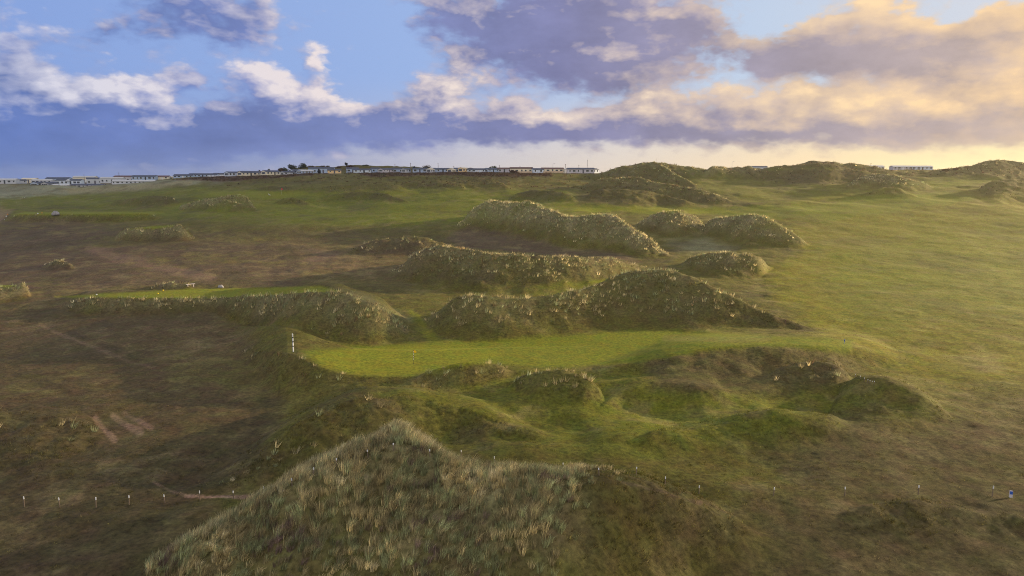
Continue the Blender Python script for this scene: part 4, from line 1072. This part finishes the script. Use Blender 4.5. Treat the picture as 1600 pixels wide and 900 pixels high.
boulder(345.2, 449.5, 8, 4.2, 'small grey stone at the back edge of the near tee', 3)
boulder(87, 335.3, 9.5, 5.2, 'rounded blue grey boulder on the far tee', 9)
def tee_marker(px, py, mat, label, size=0.16, group='tee markers'):
    x, y, z = spot(px, py)
    bm = bmesh.new(); bmesh.ops.create_uvsphere(bm, u_segments=16, v_segments=10, radius=size)
    for v in bm.verts: v.co.z = max(v.co.z, -size * 0.55)
    tube(bm, (0, 0, -size), (0, 0, -size * 0.5), size * 0.25, size * 0.25, 8)
    o = mesh_obj('tee_marker', bm, MT[mat], None, (x, y, z + size * 0.53), smooth=True); tag(o, label, 'tee marker', group)
tee_marker(151, 461, 'cap', 'white tee marker alone at the left of the near tee')
tee_marker(246.8, 459.3, 'ymark', 'yellow tee marker nearer the front edge of the near tee'); tee_marker(255, 454.2, 'ymark', 'yellow tee marker nearer the bench on the near tee')
tee_marker(59, 334.3, 'cap', 'white tee marker on the far tee left of the boulder', 0.26); tee_marker(65.6, 333.2, 'orange', 'orange tee marker on the far tee left of the boulder', 0.22)
tee_marker(12, 335.5, 'orange', 'orange tee marker at the left tip of the far tee', 0.24); tee_marker(10, 338.6, 'cap', 'white tee marker on the left slope of the far tee', 0.26)
x, y, z = spot(1579, 777.3)
t = thing('sign', 'short white board with a square blue panel on the right plain', 'sign', (x, y, z), math.radians(-16))
bm = bmesh.new(); box(bm, -0.125, 0.125, -0.03, 0.03, -0.2, 0.62); mesh_obj('board', bm, MT['lilac'], t)
bm = bmesh.new(); box(bm, -0.10, 0.115, -0.042, -0.033, 0.30, 0.575); mesh_obj('panel', bm, MT['signblue'], t)
x, y, z = spot(1319.2, 536.5)
t = thing('small_post', 'small post with a blue top right of the fairway end', 'post', (x, y, z))
bm = bmesh.new(); tube(bm, (0, 0, -0.2), (0, 0, 0.30), 0.05, 0.05, 8); mesh_obj('stake', bm, MT['grey'], t)
bm = bmesh.new(); tube(bm, (0, 0, 0.30), (0, 0, 0.60), 0.075, 0.075, 10); mesh_obj('blue_top', bm, MT['signblue'], t)
x, y, z = spot(1226.8, 506.5)
t = thing('small_post', 'dark reddish stake on the right shoulder of the central ridge', 'post', (x, y, z))
bm = bmesh.new(); tube(bm, (0, 0, -0.2), (0, 0, 0.75), 0.045, 0.04, 8); mesh_obj('stake', bm, MT['dark'], t)
bm = bmesh.new(); tube(bm, (0, 0, 0.60), (0, 0, 0.78), 0.065, 0.065, 10); mesh_obj('stake_top', bm, MT['dark'], t)
x, y, z = spot(421, 306)
t = thing('marker_board', 'small white slanting board at the lip of the far green', 'sign', (x, y, z), 0.2)
bm = bmesh.new(); tube(bm, (0, 0, -0.2), (0, 0, 0.45), 0.05, 0.05, 8); mesh_obj('stake', bm, MT['wood'], t)
bm = bmesh.new(); box(bm, -0.55, 0.55, -0.03, 0.03, -0.17, 0.17); o = mesh_obj('board', bm, MT['cap'], t, (0, -0.085, 0.62)); o.rotation_euler = (0, math.radians(38), 0)

# --- low brown scrub in front of the caravans
sw = np.exp(-np.sum((GCOL - C['scrub'][None, :]) ** 2, 1) / (0.022 ** 2)) * (GY > 320) * (GY < 430)
tx, ty, tz, gi = scatter(sw, lambda Y: 0.9 + 0 * Y, 320, 430, 51)
n = len(tx); print('scrub', n)
PAL['scrub'] = (0.11, 0.065, 0.045); PAL['scrub2'] = (0.16, 0.11, 0.06); PAL['scrub3'] = (0.12, 0.12, 0.06)
tag(join_blades('scrub', [blades('s', tx, ty, tz, np.full(n, 12), 0.55 + 0.7 * rng.random(n), np.full(n, 0.16), palette(n, ['scrub', 'scrub2', 'scrub', 'scrub3'], [1, .7, 1, .5], 12, tx, ty, 6.0), np.full(n, 0.45), 1.0, (0.05, 0), 52, thick=False)]),
    'low purple brown scrub in a strip in front of the caravans', 'scrub', kind='stuff')
# ------------------------------------------------------------------ camera
cam = bpy.data.cameras.new('camera'); co = bpy.data.objects.new('camera', cam); COL.objects.link(co)
cam.sensor_width = 36; cam.sensor_fit = 'HORIZONTAL'; cam.lens = 36 * F / 1600
cam.clip_start = 0.5; cam.clip_end = 20000
co.location = (0, 0, CAM_H); co.rotation_euler = (math.pi / 2 - PITCH, 0, 0)
SC.camera = co

SUN_AZ = math.radians(68); SUN_EL = math.radians(10)
sl = bpy.data.lights.new('sun', 'SUN'); so = bpy.data.objects.new('sun', sl); COL.objects.link(so)
sl.energy = 5.0; sl.angle = math.radians(0.8); sl.color = (1.0, 0.76, 0.46)
sd = Vector((math.sin(SUN_AZ) * math.cos(SUN_EL), math.cos(SUN_AZ) * math.cos(SUN_EL), math.sin(SUN_EL)))
so.rotation_euler = (-sd).to_track_quat('-Z', 'Y').to_euler(); so.location = (300, 200, 90)

w = bpy.data.worlds.new('World'); SC.world = w; w.use_nodes = True
w.cycles.sampling_method = 'MANUAL'; w.cycles.sample_map_resolution = 256
nt = w.node_tree; nt.nodes.clear()
N, L = nt.nodes, nt.links
out = N.new('ShaderNodeOutputWorld'); bg = N.new('ShaderNodeBackground'); bg.inputs['Strength'].default_value = 0.05
L.new(bg.outputs[0], out.inputs['Surface'])
sky = N.new('ShaderNodeTexSky'); sky.sky_type = 'NISHITA'; sky.sun_disc = False
sky.sun_elevation = SUN_EL; sky.sun_rotation = SUN_AZ; sky.altitude = 20; sky.air_density = 1.0; sky.dust_density = 1.5; sky.ozone_density = 1.5

def val(x):
    return x
def M(op, a, b=None, c=None, clamp=False):
    n = N.new('ShaderNodeMath'); n.operation = op; n.use_clamp = clamp
    for i, v in enumerate((a, b, c)):
        if v is None: continue
        if isinstance(v, (int, float)): n.inputs[i].default_value = v
        else: L.new(v, n.inputs[i])
    return n.outputs[0]
def VM(op, a, b=None):
    n = N.new('ShaderNodeVectorMath'); n.operation = op
    for i, v in enumerate((a, b)):
        if v is None: continue
        if isinstance(v, tuple): n.inputs[i].default_value = v
        else: L.new(v, n.inputs[i])
    return n.outputs['Value'] if op in ('LENGTH', 'DOT_PRODUCT') else n.outputs[0]
def MR(v, a, b, c=0.0, d=1.0, smooth=True):
    n = N.new('ShaderNodeMapRange'); n.interpolation_type = 'SMOOTHSTEP' if smooth else 'LINEAR'
    L.new(v, n.inputs['Value'])
    for k, x in zip(('From Min', 'From Max', 'To Min', 'To Max'), (a, b, c, d)): n.inputs[k].default_value = x
    return n.outputs[0]
def MIX(f, a, b, mode='MIX'):
    n = N.new('ShaderNodeMix'); n.data_type = 'RGBA'; n.blend_type = mode
    for i, v in ((0, f), (6, a), (7, b)):
        if isinstance(v, (int, float)): n.inputs[i].default_value = v
        elif isinstance(v, tuple): n.inputs[i].default_value = (*v, 1)
        else: L.new(v, n.inputs[i])
    return n.outputs[2]
def RAMP(v, stops):
    n = N.new('ShaderNodeValToRGB'); e = n.color_ramp.elements
    while len(e) < len(stops): e.new(0.5)
    for el, (p, c) in zip(e, stops): el.position = p; el.color = (*c, 1)
    L.new(v, n.inputs[0]); return n.outputs[0]

tc = N.new('ShaderNodeTexCoord'); sep = N.new('ShaderNodeSeparateXYZ'); L.new(tc.outputs['Generated'], sep.inputs[0])
az = M('MULTIPLY', M('ARCTAN2', sep.outputs[0], sep.outputs[1]), 57.29578)
el = M('MULTIPLY', M('ARCSINE', sep.outputs[2]), 57.29578)

def ae(px, py):
    q, m = ray(px, py)
    return math.degrees(math.atan(q)), math.degrees(math.atan(m / math.sqrt(1 + q * q)))

def noise(vec, scale, detail, rough, dist=0.0):
    n = N.new('ShaderNodeTexNoise'); n.inputs['Scale'].default_value = scale; n.inputs['Detail'].default_value = detail
    n.inputs['Roughness'].default_value = rough; n.inputs['Distortion'].default_value = dist
    L.new(vec, n.inputs['Vector']); return n.outputs['Fac'], n.outputs['Color']
# clouds: soft masses placed by bearing and height above the horizon, broken up by noise
# (px, py, radius x, radius y, strength)
MASS = [
 (120,238,260,24,.5),(40,215,260,30,.85),(300,208,280,30,.9),(600,200,240,24,.8),(480,188,160,20,.55),(830,196,160,20,.65),   # blue bank
 (120,158,44,36,.8),(190,146,30,36,1.0),(245,148,24,34,.95),(30,170,50,26,.6),(350,165,30,18,.5),(440,155,44,26,.8),(490,152,40,26,.8),(545,162,30,18,.6),(640,160,50,32,.85),(700,140,40,42,.95),(790,160,50,28,.65),
 (320,8,110,40,.95),(370,52,70,22,.55),(165,50,34,14,.5),(20,45,46,18,.5),(28,112,40,34,.55),(300,122,26,18,.75),
 (402,115,42,22,1.0),(495,98,18,28,.8),(543,74,24,9,.5),
 (850,30,190,64,1.1),(1010,50,150,60,1.0),(930,100,110,42,.8),(700,28,60,34,.65),(780,92,60,16,.4),
 (1250,82,100,28,1.0),(1345,30,90,40,.85),(1190,100,50,16,.6),(1490,75,90,44,.85),(1420,115,110,32,.7),(1590,100,60,50,.7),
 (1000,160,90,28,.75),(1190,140,110,28,.65),(1300,175,160,32,.8),(1080,200,220,24,.95),(900,188,100,20,.7),(1440,200,140,24,.65),(1560,165,80,28,.5),
 (1200,226,420,9,.25),(1760,60,120,60,.9),(1860,150,200,40,.85),(2150,90,240,70,.9),(-160,170,120,50,.9),(-300,60,160,60,.9),(-420,220,300,30,.8),
 (1145,112,56,26,-.7),(890,158,60,18,-.6),(1010,138,60,10,-.4),(600,60,90,50,-.5),(1195,36,56,26,-.7),(1490,16,50,16,-.5),(1385,140,60,10,-.4),(1270,128,70,9,-.4),(300,165,24,16,-.4),(585,140,36,24,-.5),
]
LIT = [   # where the low sun reaches the cloud
 (130,142,44,20,.5),(192,136,34,24,.75),(245,136,24,24,.75),(402,110,48,22,.85),(495,92,22,24,.75),(440,146,40,14,.6),(500,146,44,14,.6),(708,126,40,30,.95),(640,152,30,16,.5),(560,160,20,10,.5),(840,180,26,10,.5),
 (960,80,70,20,.5),(1090,12,70,12,.6),(1350,12,100,22,.9),(1010,158,46,16,.6),(1180,148,90,22,.55),(1350,168,150,30,.7),(1560,105,90,56,.6),(1510,24,70,18,.6),(1240,190,120,12,.35),(1440,150,80,24,.5),
]
DARK = [(100,196,160,34,.62),(345,180,44,40,.5),(580,178,50,34,.45),(460,194,160,26,.5),(700,192,120,26,.4),(1500,85,60,36,.35),(1130,180,60,16,.3),(1300,205,120,14,.35),(200,218,300,22,.5),(550,212,260,20,.5),(830,200,110,14,.4),(780,40,130,46,.6),(930,24,120,36,.55),(1080,52,80,34,.55),(900,110,80,24,.4),(1220,92,90,16,.7),(1310,86,80,16,.5),(1480,80,60,32,.45),(320,14,110,40,.5),(300,122,30,18,.55),(165,50,40,16,.5),(1120,205,160,14,.4),(1460,195,80,14,.25)]
def masses(P, lst, soft):
    tot = None
    for px, py, rx, ry, s in lst:
        a, e = ae(px, py); k = 1062 * math.radians(1)
        v = VM('MULTIPLY', VM('SUBTRACT', P, (a, e, 0)), (k / rx, k / ry, 0))
        d = VM('DOT_PRODUCT', v, v)
        g = M('MULTIPLY', M('EXPONENT', M('MULTIPLY', d, -soft)), s)
        tot = g if tot is None else M('ADD', tot, g)
    return tot

cmb = N.new('ShaderNodeCombineXYZ'); L.new(az, cmb.inputs[0]); L.new(el, cmb.inputs[1])
P = cmb.outputs[0]
PS = VM('MULTIPLY', P, (1, 1.9, 1))
wf, wc = noise(PS, 0.30, 4, 0.55)
W = VM('SUBTRACT', wc, (0.5, 0.5, 0.5))
PW = VM('ADD', P, VM('MULTIPLY', W, (3.6, 1.6, 0)))          # ragged outlines of the masses
def puffs(vec, scale, det):
    n = N.new('ShaderNodeTexVoronoi'); n.voronoi_dimensions = '2D'; n.feature = 'SMOOTH_F1'; n.normalize = True
    n.inputs['Scale'].default_value = scale; n.inputs['Detail'].default_value = det; n.inputs['Roughness'].default_value = 0.55
    n.inputs['Smoothness'].default_value = 0.35; n.inputs['Randomness'].default_value = 1.0
    L.new(vec, n.inputs['Vector']); return M('SUBTRACT', 1.0, n.outputs['Distance'])
SUNP = (0.8, 0.65, 0.0)                     # towards the light, in degrees
PB = VM('ADD', PS, VM('MULTIPLY', W, (1.2, 1.2, 0)))
def density(off):
    p = VM('ADD', PW, off) if off else PW
    b = masses(p, MASS, 0.9)
    q = VM('ADD', PB, (off[0], off[1] * 1.9, 0)) if off else PB
    f, _ = noise(q, 0.33, 6, 0.56)
    v = puffs(q, 0.34, 3.0)
    t = M('ADD', M('MULTIPLY', M('SUBTRACT', f, 0.5), 1.25), M('MULTIPLY', M('SUBTRACT', v, 0.72), 1.8))
    return M('ADD', b, t), f, v
d0, f0, v0 = density(None); d1, f1, v1 = density(SUNP)
grad = M('SUBTRACT', d0, d1)
crisp = MR(grad, -0.12, 0.16)
cov = M('ADD', M('MULTIPLY', MR(d0, 0.30, 0.84), crisp), M('MULTIPLY', MR(d0, 0.12, 1.05), M('SUBTRACT', 1.0, crisp)))
lit = masses(PW, LIT, 1.0)
dark = masses(PW, DARK, 1.0)
thick = MR(d0, 0.45, 1.5)
texv = M('ADD', M('MULTIPLY', M('SUBTRACT', v0, 0.72), 1.6), M('MULTIPLY', M('SUBTRACT', f0, 0.5), 1.4))
azn0 = MR(az, -10, 30, 1.0, 0.5)
texv = M('MULTIPLY', texv, azn0)
Lf = M('ADD', M('MULTIPLY', M('MULTIPLY', grad, azn0), 0.85), M('MULTIPLY', lit, M('ADD', 0.55, texv)))
Lf = M('ADD', Lf, M('MULTIPLY', M('SUBTRACT', 1.0, thick), 0.22))
Lf = M('SUBTRACT', Lf, M('MULTIPLY', dark, 0.62))
Lf = MR(Lf, -0.15, 0.95, smooth=False)
azn = MR(az, -38, 38, 0, 1, smooth=False)
def S(r, g, b):      # colour as displayed -> radiance for a strength of 0.1
    f = lambda c: (c / 255 / 12.92 if c / 255 <= 0.04045 else ((c / 255 + 0.055) / 1.055) ** 2.4) * 10
    return (f(r), f(g), f(b))
shadow = RAMP(azn, [(0.0, S(98,122,184)), (0.35, S(122,134,184)), (0.55, S(130,132,172)), (0.75, S(160,152,168)), (1.0, S(198,178,166))])
bright = RAMP(azn, [(0.0, S(206,208,226)), (0.3, S(230,218,218)), (0.55, S(236,218,204)), (0.75, S(250,220,180)), (1.0, S(254,216,166))])
sv = M('ADD', M('MULTIPLY', M('SUBTRACT', noise(PS, 0.12, 5, 0.6)[0], 0.5), 0.9), 0.97)
shadow = MIX(1.0, shadow, MIX(1.0, (1, 1, 1), sv, 'MULTIPLY'), 'MULTIPLY')
cloud = MIX(Lf, shadow, bright)
upper = RAMP(azn, [(0.0, S(132,160,218)), (0.4, S(152,178,226)), (0.7, S(186,204,230)), (1.0, S(212,214,222))])
lower = RAMP(azn, [(0.0, S(112,138,198)), (0.25, S(150,162,200)), (0.45, S(204,200,208)), (0.62, S(232,218,204)), (0.8, S(252,226,184)), (1.0, S(255,236,176))])
clear = MIX(MR(el, 0.4, 8.5), lower, upper)
clear = MIX(0.06, clear, sky.outputs[0])
# overhead, outside the picture: pale broken cloud
deck = MIX(MR(noise(PS, 0.1, 4, 0.6)[0], 0.4, 0.62), S(150,172,220), S(236,224,214))
clear = MIX(MR(el, 16, 34), clear, deck)
col = MIX(M('MULTIPLY', cov, MR(el, 0.2, 3.0, 0.55, 1.0)), clear, cloud)
# behind the drone: unseen bright cloud bank added to brighten the camera-facing slopes
bank = MIX(MR(noise(PS, 0.09, 5, 0.6)[0], 0.38, 0.60), S(170,186,222), (15.5, 13.4, 11.0))
col = MIX(M('MULTIPLY', MR(sep.outputs[1], -0.05, -0.5), MR(el, 1.0, 6.0)), col, bank)
# glow of the sun's place behind thin cloud
sdv = VM('DOT_PRODUCT', tc.outputs['Generated'], tuple(sd))
glow = M('POWER', M('MAXIMUM', sdv, 0.0), 14.0)
col = MIX(1.0, col, MIX(glow, (0, 0, 0), (1.0, 0.66, 0.24)), 'ADD')
below = MR(el, -3.0, -0.2)
col = MIX(below, (1.2, 1.1, 0.9), col)
L.new(col, bg.inputs['Color'])

# ------------------------------------------------------------------ evening haze over the links
def haze_box():
    bm = bmesh.new()
    x0, x1, y0, y1, z0, z1 = -1500, 1500, -300, 1500, -16, 46
    vs = [bm.verts.new((x, y, z)) for z in (z0, z1) for y in (y0, y1) for x in (x0, x1)]
    for f in ((0, 2, 3, 1), (4, 5, 7, 6), (0, 1, 5, 4), (2, 6, 7, 3), (0, 4, 6, 2), (1, 3, 7, 5)):
        bm.faces.new([vs[i] for i in f])
    me = bpy.data.meshes.new('haze'); bm.to_mesh(me); bm.free()
    m, nt2, o2 = new_mat('evening_haze')
    v = nt2.nodes.new('ShaderNodeVolumePrincipled')
    v.inputs['Color'].default_value = (0.96, 0.90, 0.80, 1); v.inputs['Density'].default_value = HAZE; v.inputs['Anisotropy'].default_value = 0.78
    nt2.links.new(v.outputs[0], o2.inputs['Volume'])
    me.materials.append(m)
    o = bpy.data.objects.new('haze', me); COL.objects.link(o)
    tag(o, 'thin golden evening haze over the links', 'haze', kind='stuff')
HAZE = 0.00017
# unseen cloud bank, added off to the right to shade the left ground
def shade_cloud_bank():
    bm = bmesh.new()
    d = Vector((math.sin(SUN_AZ), math.cos(SUN_AZ), 0)); pr = Vector((-d.y, d.x, 0))
    r = random.Random(5); zb = 2035 * math.tan(SUN_EL)
    for k in range(13):
        p = -160 + 980 * k / 12 + r.uniform(-25, 25); s = 2000 + r.uniform(-70, 70)
        c = d * s + pr * p; rx = r.uniform(110, 150); rz = r.uniform(90, 130)
        ret = bmesh.ops.create_icosphere(bm, subdivisions=3, radius=1.0)
        for v in ret['verts']:
            n = 1 + 0.22 * (math.sin(v.co.x * 4 + k) * math.sin(v.co.y * 5 + 2 * k) + 0.6 * math.sin(v.co.z * 7 + k * 3))
            q = v.co * n
            v.co = Vector((c.x + q.x * rx, c.y + q.y * rx, zb + rz * 0.55 + (q.z * rz if q.z > 0 else q.z * rz * 0.55)))
    me = bpy.data.meshes.new('cloud'); bm.to_mesh(me); bm.free()
    m, nt2, o2 = new_mat('shade_cloud_vapour')
    v = nt2.nodes.new('ShaderNodeVolumePrincipled')
    v.inputs['Color'].default_value = (0.97, 0.97, 0.98, 1); v.inputs['Density'].default_value = 0.03; v.inputs['Anisotropy'].default_value = 0.5
    nt2.links.new(v.outputs[0], o2.inputs['Volume']); me.materials.append(m)
    o = bpy.data.objects.new('cloud', me); COL.objects.link(o)
    tag(o, 'unseen cloud bank added off to the right to shade the links', 'cloud', kind='structure')
shade_cloud_bank()
if HAZE: haze_box()

SC.view_settings.view_transform = 'Standard'; SC.view_settings.look = 'None'
SC.view_settings.exposure = 1.1; SC.view_settings.gamma = 1.0; SC.view_settings.use_curve_mapping = False
cy = SC.cycles if hasattr(SC, 'cycles') else None
SC.render.engine = 'CYCLES'
cy = SC.cycles
cy.use_denoising = True
try: cy.denoiser = 'OPENIMAGEDENOISE'
except Exception: pass
cy.max_bounces = 5; cy.diffuse_bounces = 3; cy.glossy_bounces = 2; cy.transmission_bounces = 2; cy.transparent_max_bounces = 6; cy.volume_bounces = 1
cy.use_adaptive_sampling = True; cy.adaptive_threshold = 0.01
cy.filter_width = 1.0
cy.denoising_input_passes = 'RGB_ALBEDO_NORMAL'; cy.denoising_prefilter = 'NONE'
